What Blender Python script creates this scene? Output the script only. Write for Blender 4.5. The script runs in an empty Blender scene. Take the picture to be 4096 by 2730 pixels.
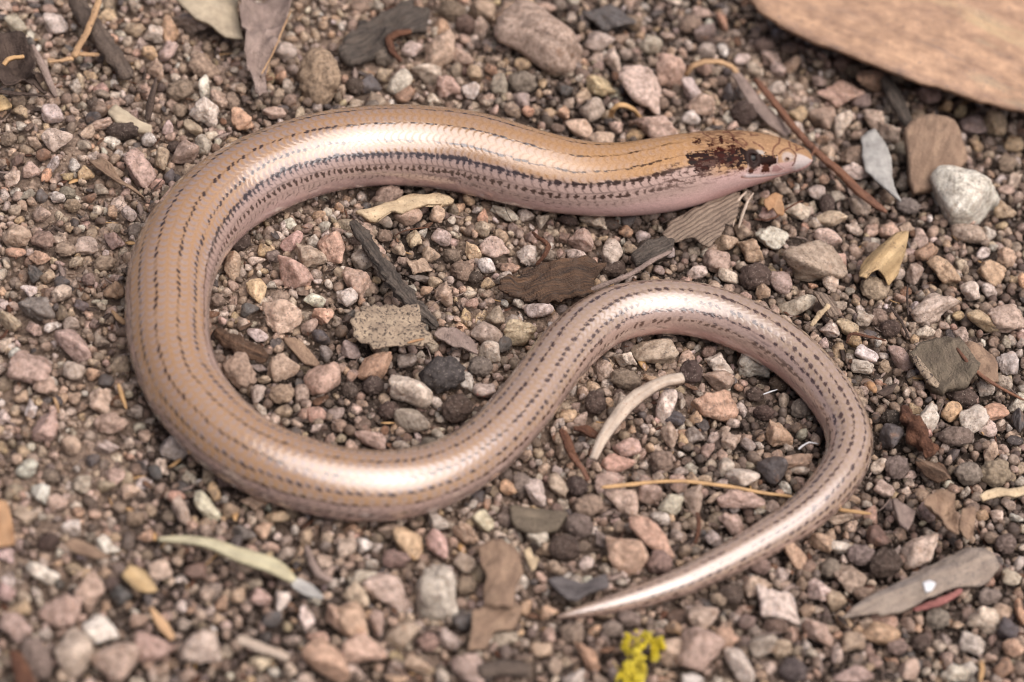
import bpy, bmesh, math, random
import numpy as np
from mathutils import Vector, Matrix

# ------------------------------------------------------------------ camera, light, exposure (1 unit = 1 cm)
S = bpy.context.scene
ELEV, ROLL, DIST = math.radians(44), math.radians(11), 30.5
LENS, SENSOR = 100.0, 36.0
R0 = Vector((1, 0, 0)); U0 = Vector((0, math.sin(ELEV), math.cos(ELEV))); BK = Vector((0, -math.cos(ELEV), math.sin(ELEV)))
RT = R0 * math.cos(ROLL) + U0 * math.sin(ROLL)
UP = U0 * math.cos(ROLL) - R0 * math.sin(ROLL)
CAM = BK * DIST
cd = bpy.data.cameras.new('camera'); cam = bpy.data.objects.new('camera', cd); S.collection.objects.link(cam)
cam.matrix_world = Matrix(((RT.x, UP.x, BK.x, CAM.x), (RT.y, UP.y, BK.y, CAM.y), (RT.z, UP.z, BK.z, CAM.z), (0, 0, 0, 1)))
cd.lens = LENS; cd.sensor_width = SENSOR; cd.sensor_fit = 'HORIZONTAL'; cd.clip_start = 1.0; cd.clip_end = 3000
cd.dof.use_dof = True; cd.dof.focus_distance = 30.95; cd.dof.aperture_fstop = 0.21; cd.dof.aperture_blades = 9
S.camera = cam

LDIR = Vector((0.38, -0.24, 0.90)).normalized()   # soft overcast light from above and to the right of the viewer
w = bpy.data.worlds.new('World'); S.world = w; w.use_nodes = True
wn = w.node_tree.nodes; wl = w.node_tree.links
bg = wn['Background']; sky = wn.new('ShaderNodeTexSky'); sky.sky_type = 'NISHITA'; sky.sun_disc = False
sky.sun_elevation = math.asin(LDIR.z); sky.sun_rotation = math.atan2(LDIR.x, LDIR.y)
sky.air_density = 0.45; sky.dust_density = 6.0; sky.ozone_density = 0.0
wl.new(sky.outputs[0], bg.inputs[0]); bg.inputs[1].default_value = 0.05
sd = bpy.data.lights.new('sun', 'SUN'); sun = bpy.data.objects.new('sun', sd); S.collection.objects.link(sun)
sd.energy = 1.5; sd.angle = math.radians(76); sd.color = (1.0, 0.935, 0.925)
sun.rotation_euler = LDIR.to_track_quat('Z', 'Y').to_euler(); sun.location = LDIR * 60
S.view_settings.view_transform = 'Standard'; S.view_settings.look = 'None'; S.view_settings.gamma = 1
S.view_settings.use_curve_mapping = False; S.view_settings.exposure = 1.16
S.cycles.filter_width = 1.05

# ------------------------------------------------------------------ helpers
rng = np.random.default_rng(11); random.seed(11)
C = S.collection.objects
KPX = SENSOR / LENS / 4096.0
_r, _u, _b, _c = (np.array(v) for v in (RT, UP, BK, CAM))

def ray(px, py):
    return _r * ((px - 2048) * KPX) - _u * ((py - 1365) * KPX) - _b

def G(px, py, z=0.0):                    # photo pixel -> the place at height z it shows
    d = ray(px, py); return _c + d * ((z - _c[2]) / d[2])

def depth(p): return float(np.dot(_c - np.asarray(p), _b))
def cm(px, p): return px * KPX * depth(p)          # length in the photo -> cm at that place
def project(P):
    q = np.asarray(P) - _c; d = -(q @ _b)
    return np.stack([2048 + (q @ _r) / d / KPX, 1365 - (q @ _u) / d / KPX], -1)

def _h(ix, iy, iz):
    n = (ix.astype(np.int64) * 374761393 + iy.astype(np.int64) * 668265263 + iz.astype(np.int64) * 2147483647) & 0xffffffff
    n = ((n ^ (n >> 13)) * 1274126177) & 0xffffffff
    n = ((n ^ (n >> 16)) * 2246822519) & 0xffffffff
    return ((n ^ (n >> 15)) & 0xffff) / 32767.5 - 1.0

def noise(P, f=1.0, off=0.0):            # smooth value noise in -1..1
    p = np.asarray(P, float) * f + off + 100.0
    i = np.floor(p).astype(np.int64); t = p - i; t = t * t * (3 - 2 * t)
    o = 0
    for a in (0, 1):
        for b in (0, 1):
            for c in (0, 1):
                wgt = (t[..., 0] if a else 1 - t[..., 0]) * (t[..., 1] if b else 1 - t[..., 1]) * (t[..., 2] if c else 1 - t[..., 2])
                o = o + wgt * _h(i[..., 0] + a, i[..., 1] + b, i[..., 2] + c)
    return o

def fbm(P, f=1.0, n=4, off=0.0):
    o, a = 0, 1.0
    for k in range(n):
        o = o + a * noise(P, f * 2 ** k, off + 17.3 * k); a *= 0.5
    return o

def smooth(e0, e1, x):
    t = np.clip((x - e0) / (e1 - e0), 0, 1); return t * t * (3 - 2 * t)

def mesh(name, V, F, mat, cols=None, uv=None, flat=False):
    me = bpy.data.meshes.new(name)
    V = np.asarray(V, np.float32)
    if isinstance(F, np.ndarray):
        n, k = F.shape
        me.vertices.add(len(V)); me.vertices.foreach_set('co', V.ravel())
        me.loops.add(n * k); me.loops.foreach_set('vertex_index', F.astype(np.int32).ravel())
        me.polygons.add(n); me.polygons.foreach_set('loop_start', np.arange(0, n * k, k, dtype=np.int32))
        me.update(calc_edges=True)
    else:
        me.from_pydata(V.tolist(), [], F)
    me.polygons.foreach_set('use_smooth', np.full(len(me.polygons), not flat))
    if cols is not None:
        a = me.color_attributes.new('col', 'FLOAT_COLOR', 'POINT')
        c4 = np.ones((len(V), 4), np.float32); c4[:, :cols.shape[1]] = cols; a.data.foreach_set('color', c4.ravel())
    if uv is not None:
        li = np.empty(len(me.loops), np.int32); me.loops.foreach_get('vertex_index', li)
        me.uv_layers.new(name='uv').data.foreach_set('uv', np.asarray(uv, np.float32)[li].ravel())
    me.materials.append(mat); me.update()
    return me

def obj(name, me, parent=None, label=None, cat=None, group=None, kind=None):
    o = bpy.data.objects.new(name, me); C.link(o)
    if parent: o.parent = parent
    for k, v in (('label', label), ('category', cat), ('group', group), ('kind', kind)):
        if v: o[k] = v
    return o

def centre(o):                           # move the origin of a fresh mesh to the middle of its base
    me = o.data; n = len(me.vertices); v = np.empty(n * 3, np.float32); me.vertices.foreach_get('co', v); v = v.reshape(-1, 3)
    c = (v.min(0) + v.max(0)) / 2; c[2] = v[:, 2].min(); v -= c
    me.vertices.foreach_set('co', v.ravel()); me.update(); o.location = c.tolist(); return o

# ------------------------------------------------------------------ materials
def nodes(name):
    m = bpy.data.materials.new(name); m.use_nodes = True
    nt = m.node_tree; return m, nt, nt.nodes['Principled BSDF']

def nd(nt, typ, **kw):
    n = nt.nodes.new('ShaderNode' + typ)
    for k, v in kw.items():
        if k in n.bl_rna.properties: setattr(n, k, v)
        else: n.inputs[k.replace('_', ' ')].default_value = v
    return n

def mixc(nt, fac, a, b, mode='MIX'):
    n = nt.nodes.new('ShaderNodeMix'); n.data_type = 'RGBA'; n.blend_type = mode
    for sock, v in ((n.inputs[0], fac), (n.inputs[6], a), (n.inputs[7], b)):
        if isinstance(v, bpy.types.NodeSocket): nt.links.new(v, sock)
        elif isinstance(v, (int, float)): sock.default_value = v
        else: sock.default_value = (*v, 1)
    return n.outputs[2]

def ramp(nt, fac, p0, p1, v0=0.0, v1=1.0):
    n = nt.nodes.new('ShaderNodeMapRange'); n.clamp = True
    nt.links.new(fac, n.inputs[0]); n.inputs[1].default_value = p0; n.inputs[2].default_value = p1
    n.inputs[3].default_value = v0; n.inputs[4].default_value = v1
    return n.outputs[0]

def mul(nt, a, b, op='MULTIPLY'):
    n = nt.nodes.new('ShaderNodeMath'); n.operation = op
    for s, v in ((n.inputs[0], a), (n.inputs[1], b)):
        if isinstance(v, bpy.types.NodeSocket): nt.links.new(v, s)
        else: s.default_value = v
    return n.outputs[0]

DIRT = (0.13, 0.095, 0.074)

def stone_mat(name, source, dirt=0.5, sss=0.0, rough=0.5, bump=0.7):
    m, nt, p = nodes(name)
    if source == 'object': col = nd(nt, 'ObjectInfo').outputs['Color']
    else: col = nd(nt, 'Attribute', attribute_name='col').outputs['Color']
    pos = nd(nt, 'NewGeometry').outputs['Position']
    def nz(scale, detail=3.0, r=0.55):
        n = nd(nt, 'TexNoise', Scale=scale, Detail=detail, Roughness=r); nt.links.new(pos, n.inputs['Vector']); return n.outputs['Fac']
    c = mixc(nt, 1.0, col, mixc(nt, ramp(nt, nz(15.0, 6.0, 0.65), 0.32, 0.68), (0.52, 0.48, 0.44), (1.34, 1.34, 1.34)), 'MULTIPLY')
    rust = ramp(nt, nz(5.5, 3.0), 0.62, 0.75, 0.0, 0.45)
    c = mixc(nt, rust, c, (0.36, 0.19, 0.1))
    film = ramp(nt, nz(17.0, 6.0, 0.7), 0.66 - 0.16 * dirt, 0.84 - 0.16 * dirt, 0.0, 0.85)
    c = mixc(nt, film, c, DIRT)
    v = nd(nt, 'TexVoronoi', Scale=34.0, Randomness=1.0); nt.links.new(pos, v.inputs['Vector'])
    speck = mul(nt, ramp(nt, v.outputs['Distance'], 0.16, 0.26, 1.0, 0.0), ramp(nt, nz(7.0, 2.0), 0.42, 0.6))
    c = mixc(nt, mul(nt, speck, 0.8), c, (0.05, 0.035, 0.03))
    nt.links.new(c, p.inputs['Base Color'])
    nt.links.new(ramp(nt, film, 0.0, 0.85, rough, 0.85), p.inputs['Roughness'])
    p.inputs['Specular IOR Level'].default_value = 0.45
    if sss:
        p.inputs['Subsurface Weight'].default_value = sss; p.inputs['Subsurface Radius'].default_value = (0.09, 0.07, 0.055); p.inputs['Subsurface Scale'].default_value = 1.0
    b = nd(nt, 'Bump', Strength=bump, Distance=0.035); nt.links.new(nz(38.0, 5.0, 0.65), b.inputs['Height']); nt.links.new(b.outputs[0], p.inputs['Normal'])
    return m

def clod_mat(name, source):
    m, nt, p = nodes(name)
    if source == 'object': col = nd(nt, 'ObjectInfo').outputs['Color']
    elif source == 'col': col = nd(nt, 'Attribute', attribute_name='col').outputs['Color']
    else:
        r = nd(nt, 'RGB'); r.outputs[0].default_value = (*source, 1); col = r.outputs[0]
    pos = nd(nt, 'NewGeometry').outputs['Position']
    def nz(scale, detail=3.0, r=0.6):
        n = nd(nt, 'TexNoise', Scale=scale, Detail=detail, Roughness=r); nt.links.new(pos, n.inputs['Vector']); return n.outputs['Fac']
    c = mixc(nt, 1.0, col, mixc(nt, ramp(nt, nz(22.0, 6.0), 0.32, 0.68), (0.5, 0.47, 0.45), (1.45, 1.42, 1.4)), 'MULTIPLY')
    v = nd(nt, 'TexVoronoi', Scale=60.0); nt.links.new(pos, v.inputs['Vector'])
    tone = nd(nt, 'SeparateColor'); nt.links.new(v.outputs['Color'], tone.inputs[0])
    pale = mul(nt, ramp(nt, tone.outputs[0], 0.7, 0.82), ramp(nt, v.outputs['Distance'], 0.25, 0.4, 1.0, 0.0))
    c = mixc(nt, mul(nt, pale, 0.65), c, (0.42, 0.35, 0.29))
    nt.links.new(c, p.inputs['Base Color']); p.inputs['Roughness'].default_value = 0.88; p.inputs['Specular IOR Level'].default_value = 0.3
    b = nd(nt, 'Bump', Strength=0.8, Distance=0.03); nt.links.new(nz(48.0, 6.0, 0.7), b.inputs['Height']); nt.links.new(b.outputs[0], p.inputs['Normal'])
    return m

def litter_mat(name, a, b, streak=10.0, along=1.2, speck=0.0, speck_col=(0.04, 0.03, 0.028), dirt=0.25, rough=0.75, veins=0.0, bump=0.6, blot=0.0, blot_col=(0.6, 0.5, 0.35), grime=0.0):
    """dry plant matter: grain runs along u of the mesh's own uv (in cm)"""
    m, nt, p = nodes(name)
    uv = nd(nt, 'UVMap', uv_map='uv').outputs[0]
    mp = nd(nt, 'Mapping'); nt.links.new(uv, mp.inputs[0]); mp.inputs['Scale'].default_value = (along, streak, 1)
    pos = nd(nt, 'NewGeometry').outputs['Position']
    def nz(vec, scale, detail=4.0, r=0.6):
        n = nd(nt, 'TexNoise', Scale=scale, Detail=detail, Roughness=r); nt.links.new(vec, n.inputs['Vector']); return n.outputs['Fac']
    g = nz(mp.outputs[0], 1.6, 5.0, 0.65)
    c = mixc(nt, ramp(nt, g, 0.34, 0.66), a, b)
    c = mixc(nt, 1.0, c, mixc(nt, ramp(nt, nz(pos, 6.0, 5.0), 0.3, 0.7), (0.72, 0.7, 0.7), (1.22, 1.22, 1.2)), 'MULTIPLY')
    h = g
    if blot:
        c = mixc(nt, mul(nt, ramp(nt, nz(mp.outputs[0], 0.55, 3.0), 0.56, 0.68), blot), c, blot_col)
    if grime:
        c = mixc(nt, mul(nt, ramp(nt, nz(mp.outputs[0], 1.1, 4.0, 0.7), 0.54, 0.66), grime), c, (.17, .135, .125))
    if veins:
        wv = nd(nt, 'TexWave', wave_type='BANDS', bands_direction='Y', Scale=veins, Distortion=1.5, Detail=2.0); nt.links.new(uv, wv.inputs[0])
        f = ramp(nt, wv.outputs['Fac'], 0.5, 0.9); c = mixc(nt, mul(nt, f, 0.42), c, [x * 0.35 for x in a]); h = mul(nt, h, mul(nt, f, -0.6), 'ADD')
    if speck:
        c = mixc(nt, ramp(nt, nz(pos, 26.0, 4.0, 0.7), 0.63 - 0.12 * speck, 0.7 - 0.12 * speck, 0.0, 0.9), c, speck_col)
    if dirt:
        c = mixc(nt, ramp(nt, nz(pos, 12.0, 6.0, 0.7), 0.64 - 0.16 * dirt, 0.8 - 0.16 * dirt, 0.0, 0.8), c, DIRT)
    nt.links.new(c, p.inputs['Base Color']); p.inputs['Roughness'].default_value = rough; p.inputs['Specular IOR Level'].default_value = 0.35
    bp = nd(nt, 'Bump', Strength=bump, Distance=0.055); nt.links.new(mul(nt, h, nz(pos, 40.0, 4.0), 'ADD'), bp.inputs['Height']); nt.links.new(bp.outputs[0], p.inputs['Normal'])
    return m

# ------------------------------------------------------------------ the ground: one sheet of dark soil
def H(x, y):
    P = np.stack([np.asarray(x, float), np.asarray(y, float), np.zeros_like(np.asarray(x, float))], -1)
    return 0.07 * noise(P, 0.45) + 0.05 * noise(P, 1.3, 5.0) + 0.03 * noise(P, 2.9, 9.0) - 0.03

soil = clod_mat('soil', 'col')
def tanness(P):                          # 1 where the soil is pale fine sand, 0 where it is dark humus
    P = np.asarray(P); return smooth(-0.35, 0.5, noise(P * np.array([1, 1, 0]), 0.7, 60.0) - 0.11 * P[:, 0] + 0.03 * P[:, 1])
HUMUS, SANDY = np.array([.05, .036, .028]), np.array([.225, .168, .128])
gx = np.concatenate([[-2000, -300, -60, -20, -12], np.linspace(-8.5, 8.5, 390), [12, 20, 60, 300, 2000]])
gy = np.concatenate([[-2000, -300, -60, -20, -11], np.linspace(-7.5, 9.5, 390), [13, 20, 60, 300, 2000]])
X, Y = np.meshgrid(gx, gy)
P = np.stack([X, Y, 0 * X], -1).reshape(-1, 3)
near = (np.abs(P[:, 0]) < 9) & (np.abs(P[:, 1] - 1) < 9)
P[:, 2] = H(P[:, 0], P[:, 1]) - 0.05
P[near, 2] += 0.035 * fbm(P[near], 4.0, 2, 3.0) + 0.06 * np.abs(noise(P[near], 8.0, 8.0)) + 0.03 * noise(P[near], 17.0, 2.0) - 0.02 + 0.03 * smooth(0.05, 0.5, noise(P[near] * np.array([1, 1, 0]), 0.8, 40.0))
n, k = len(gx), len(gy)
I = (np.arange(k - 1)[:, None] * n + np.arange(n - 1)).ravel()
obj('ground', mesh('ground', P, np.stack([I, I + 1, I + n + 1, I + n], -1), soil, (HUMUS + (SANDY - HUMUS) * tanness(P)[:, None]).astype(np.float32)), kind='structure')

# ------------------------------------------------------------------ head shields, eye stripe and mouth, in the skin's own measures (cm from snout, degrees from the crown)
HEAD_MASK = [(1.66,16),(1.54,17),(1.42,17),(1.32,17),(1.24,14),(1.2,21),(1.07,21),(.93,19),(.89,26),(.77,30),(.62,36),(.51,38),(.41,46),(.42,64),(.57,64),(.71,60),(.79,57),(.98,50),(1.06,51),(1.15,54),(1.23,50),(1.27,43),(1.37,42),(1.43,46),(1.51,52),(1.6,48),(1.66,30)]
HEAD_BLOBS = [[(1.16,-8),(1.10,-7),(1.16,8),(1.21,6)], [(1.13,12),(1.03,12),(1.05,23),(1.14,22)], [(1.0,-4),(.92,2),(.96,9),(1.04,4)], [(1.36,4),(1.27,2),(1.28,10),(1.38,12)], [(1.5,-6),(1.4,-8),(1.42,0),(1.52,2)]]
HEAD_LABIAL = [[(1.08,51),(.96,56),(.99,63),(1.07,60)], [(.92,58),(.78,64),(.86,72),(.91,68)], [(.68,57),(.55,62),(.56,79),(.67,79),(.7,72)]]
SEAMS = [[(.75,8),(.67,17),(.63,24)], [(.38,-24),(.4,2),(.47,17),(.5,30),(.49,43)], [(.4,36),(.34,22),(.27,10),(.2,19),(.16,35),(.17,66),(.2,80)], [(.29,-24),(.25,6)], [(.17,13),(.1,-22)], [(.25,-24),(.19,-12),(.17,13)],
         [(.88,1),(.84,12),(.88,15)], [(1.04,-19),(.95,-23),(.81,-15)], [(.72,-22),(.74,-12),(.64,-18)], [(.98,-21),(.98,8),(.9,20)], [(1.3,-21),(1.26,-4)]]
PALE_SEAMS = [[(.7,58),(.71,81)], [(.53,64),(.54,90)], [(.5,63),(.43,62),(.31,84)], [(.43,43),(.43,62)], [(.9,52),(.93,70)]]
MOUTH = [(1.02,74),(.96,77),(.78,84),(.56,94),(.39,106),(.24,118),(.12,126)]
CROWN = -21.0                             # the head is rolled this far, its crown leaning away from the viewer
def in_poly(x, y, P):
    ins = np.zeros(x.shape, bool); j = len(P) - 1
    for i in range(len(P)):
        (xi, yi), (xj, yj) = P[i], P[j]; j = i
        if yi != yj: ins ^= ((yi > y) != (yj > y)) & (x < (xj - xi) * (y - yi) / (yj - yi) + xi)
    return ins
KQ = 0.0050
def line_dist(x, y, P):
    d = np.full(x.shape, 9.0)
    for (x0, y0), (x1, y1) in zip(P[:-1], P[1:]):
        ax, ay = x1 - x0, (y1 - y0) * KQ; t = np.clip(((x - x0) * ax + (y - y0) * KQ * ay) / max(ax * ax + ay * ay, 1e-9), 0, 1)
        d = np.minimum(d, np.hypot(x - x0 - t * ax, (y - y0) * KQ - t * ay))
    return d
def paint_head(s, deg, a, col, rel, Pw):
    m = SL < 2.4; sl = slice(0, int(m.sum()))
    S_, A_, Cc, Rr, W = s[sl], a[sl] + CROWN, col[sl].copy(), rel[sl].copy(), Pw[sl]
    mix = lambda A, B, f: A * (1 - f[..., None]) + np.array(B) * f[..., None]
    n = fbm(W, 11.0, 4, 3.0); n2 = fbm(W, 30.0, 3, 8.0); n3 = fbm(W, 18.0, 4, 21.0)
    hd = 1 - smooth(1.25, 1.65, S_)
    crown = np.array((.35, .215, .12)) * (1 + 0.14 * n[..., None] + 0.10 * n2[..., None])
    base = mix(crown, (.46, .315, .29), smooth(52, 66, A_ + 4 * n)); base = mix(base, (.50, .31, .285), smooth(84, 100, A_))
    brown = smooth(-0.35, 0.25, n3 + 0.5 * n) * (0.15 + 0.85 * smooth(.7, 1.1, S_)) * (A_ < 45)
    base = mix(base, (.11, .05, .03), np.clip(brown, 0, 0.75))
    c = mix(Cc, base, hd)
    c = mix(c, (.47, .42, .40), (1 - smooth(.10, .22, S_ - 0.0005 * (A_ - 40))) * smooth(18, 34, A_) * smooth(118, 98, A_) * 0.9)
    sx, ax_ = S_ + 0.028 * n + 0.012 * n2, A_ + 5.0 * n3 + 2.5 * n2
    msk = in_poly(sx, ax_, HEAD_MASK) & ((n3 + 0.4 * n2 < 0.42) | (S_ < 0.95))
    tone = np.clip(0.45 + 0.9 * n, 0, 1) * (0.25 + 0.75 * smooth(.95, 1.1, S_))
    dark = np.array((.010, .004, .003))[None, None] * (1 - tone[..., None]) + np.array((.038, .007, .004))[None, None] * tone[..., None]
    c = np.where(msk[..., None], dark, c)
    for P in HEAD_BLOBS: c = np.where((in_poly(sx, ax_, P) & (n2 > -0.4))[..., None], (.035, .012, .008), c)
    for P in HEAD_LABIAL: c = np.where(in_poly(sx, ax_, P)[..., None], np.array((.06, .022, .015)) * (1 + 0.3 * n[..., None]), c)
    c = np.where((in_poly(S_, A_, [(.5,64),(.43,63),(.3,84),(.42,88),(.52,80)]) & True)[..., None], c * 0.25 + 0.75 * np.array((.23, .125, .115)), c)
    mott = smooth(0.18, 0.4, n3 + 0.3 * n2) * smooth(24, 34, A_) * smooth(78, 56, A_) * smooth(1.0, 1.2, S_) * smooth(2.3, 1.75, S_)
    c = mix(c, (.05, .022, .018), mott * 0.85)
    glare = in_poly(sx, A_ + 2 * n, [(.79,27),(.64,27),(.63,38),(.77,33)]); c = np.where(glare[..., None], (.38, .33, .29), c)  # silvery highlight beside the eye, painted into the skin colour
    nd_ = np.hypot(S_ - .27, (A_ - 44) * KQ); c = mix(c, (.43, .36, .325), smooth(.11, .06, nd_) * 0.8)
    for P in SEAMS:
        d = line_dist(S_ + .006 * n2, A_ + 1.2 * n2, P); f = smooth(.017, .006, d); c = mix(c, (.125, .055, .038), f * 0.85); Rr -= 0.006 * smooth(.02, .004, d)
    for P in PALE_SEAMS:
        d = line_dist(S_, A_, P); f = smooth(.015, .006, d); c = mix(c, (.42, .31, .28), f * 0.8); Rr -= 0.004 * smooth(.015, .004, d)
    d = line_dist(S_, A_, MOUTH); c = mix(c, (.16, .075, .05), smooth(.016, .005, d) * 0.8); Rr -= 0.005 * smooth(.022, .004, d)
    up = smooth(.06, .02, np.abs(d)) * (A_ < np.interp(S_, [t[0] for t in MOUTH[::-1]], [t[1] for t in MOUTH[::-1]])) * smooth(.1, .3, S_) * smooth(1.02, .9, S_)
    c = mix(c, (.60, .53, .53), up * 0.75)
    nn = np.hypot(S_ - .275, (A_ - 51) * KQ); c = mix(c, (.20, .125, .085), smooth(.030, .022, nn)); c = mix(c, (.17, .10, .08), smooth(.010, .004, np.abs(nn - .032)) * .7); Rr -= 0.022 * smooth(.028, .006, nn); Rr += 0.006 * smooth(.05, .03, nn) * smooth(.02, .03, nn)
    ee = np.hypot(S_ - .81, (A_ - 43) * KQ); c = mix(c, (.030, .018, .016), smooth(.125, .085, ee)); Rr -= 0.02 * smooth(.08, .03, ee)
    c = c * (1 + 0.10 * n2[..., None])
    col = col.copy(); rel = rel.copy(); col[sl] = c; rel[sl] = Rr
    return col, rel

# ------------------------------------------------------------------ the skink: one continuous skin swept along its spine
SPINE = [(1864,369,6),(1862,369,14),(1857,368,21),(1848,367,28),(1836,366,34),(1820,364,39),(1790,362,51),(1740,364,66),(1690,369,76),(1640,378,83),(1590,390,88),(1540,400,89),
 (1490,408,88),(1430,414,86),(1360,413,86),(1290,404,89),(1220,389,93),(1150,370,96),(1080,351,97),(1000,339,95),(920,334,95),(850,336,94),(780,344,94),
 (720,357,95),(650,380,96),(580,412,98),(520,448,98),(466,496,99),(428,545,100),(405,593,100),(390,642,99),(384,693,97),(384,745,96),(390,796,94),(404,845,93),
 (427,898,91),(466,950,90),(515,1000,88),(582,1047,87),(655,1079,86),(725,1100,85),(788,1113,84),(865,1119,83),(940,1112,80),(1008,1093,76),(1068,1062,73),
 (1122,1022,71),(1170,974,69),(1214,921,68),(1256,862,67),(1300,805,67),(1351,756,67),(1410,722,66),(1476,708,65),(1545,705,64),(1612,714,64),(1680,735,63),
 (1745,766,62),(1810,806,60),(1865,857,58),(1910,912,56),(1941,965,55),(1955,1013,55),(1946,1062,53),(1916,1112,51),(1868,1165,48),(1810,1209,45),
 (1740,1250,42),(1660,1294,38),(1568,1338,33),(1480,1369,28),(1400,1391,21),(1340,1405,14.5),(1300,1414,8),(1283,1418,3)]
SK = 4096 / 2353
def spine_points():
    pts, rad = [], []
    L = 0.0
    for i, (x, y, h) in enumerate(SPINE):
        q = G(x * SK, y * SK, 0.4); r = cm(h * SK, q)
        if pts: L += np.linalg.norm(q - pts[-1])
        z = 0.02 + r * 0.93
        lift = 0.60 - 0.04 * min(L, 2.0)
        f = 1 - smooth(1.2, 3.4, L); z = z * (1 - f) + max(lift, r) * f
        p = G(x * SK, y * SK, z); pts.append(p); rad.append(cm(h * SK, p))
    return np.array(pts), np.array(rad)
_p, _q = spine_points()
def resample(P, r, n, head=1.5):         # smooth spline through the points; denser rings on the head
    t = np.concatenate([[0], np.cumsum(np.linalg.norm(np.diff(P, axis=0), axis=1))])
    tt = np.linspace(0, t[-1], 6000); A = np.column_stack([P, r])
    B = np.column_stack([np.interp(tt, t, A[:, j]) for j in range(4)])
    ker = np.exp(-0.5 * (np.arange(-60, 61) / 26.0) ** 2); ker /= ker.sum()
    pad = np.pad(B, ((60, 60), (0, 0)), mode='reflect', reflect_type='odd')
    Bs = np.column_stack([np.convolve(pad[:, j], ker, 'valid') for j in range(4)])
    wgt = smooth(0.15, 0.6, tt)[:, None] * smooth(t[-1], t[-1] - 0.3, tt)[:, None]; Bs[:, 3:] = np.maximum(B[:, 3:] * (1 - wgt) + Bs[:, 3:] * wgt, 0.004)
    dens = np.where(tt < 2.2, 1.9, 1.0); cum = np.concatenate([[0], np.cumsum(dens)[:-1]]); cum /= cum[-1]
    ti = np.interp(np.linspace(0, 1, n), cum, tt)
    return np.column_stack([np.interp(ti, tt, Bs[:, j]) for j in range(4)]), ti
NR = 1950
_B, SL = resample(_p, _q, NR)
AX, RAD = _B[:, :3], _B[:, 3]
TG = np.gradient(AX, axis=0); TG /= np.linalg.norm(TG, axis=1)[:, None]
NN = np.array([0, 0, 1.0]) - TG[:, 2:3] * TG; NN /= np.linalg.norm(NN, axis=1)[:, None]
SS = np.cross(TG, NN)
TH = np.radians(np.concatenate([np.linspace(-112, 112, 176)[:-1], np.linspace(112, 248, 40)[:-1]])); NT = len(TH)
TH = (TH + math.pi) % (2 * math.pi) - math.pi
per = np.interp(SL, [0, 2.0, 15, 24, 40], [0.085, 0.085, 0.088, 0.108, 0.1])      # length of one scale
KS = np.concatenate([[0], np.cumsum(np.diff(SL) / per[1:])])

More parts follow.
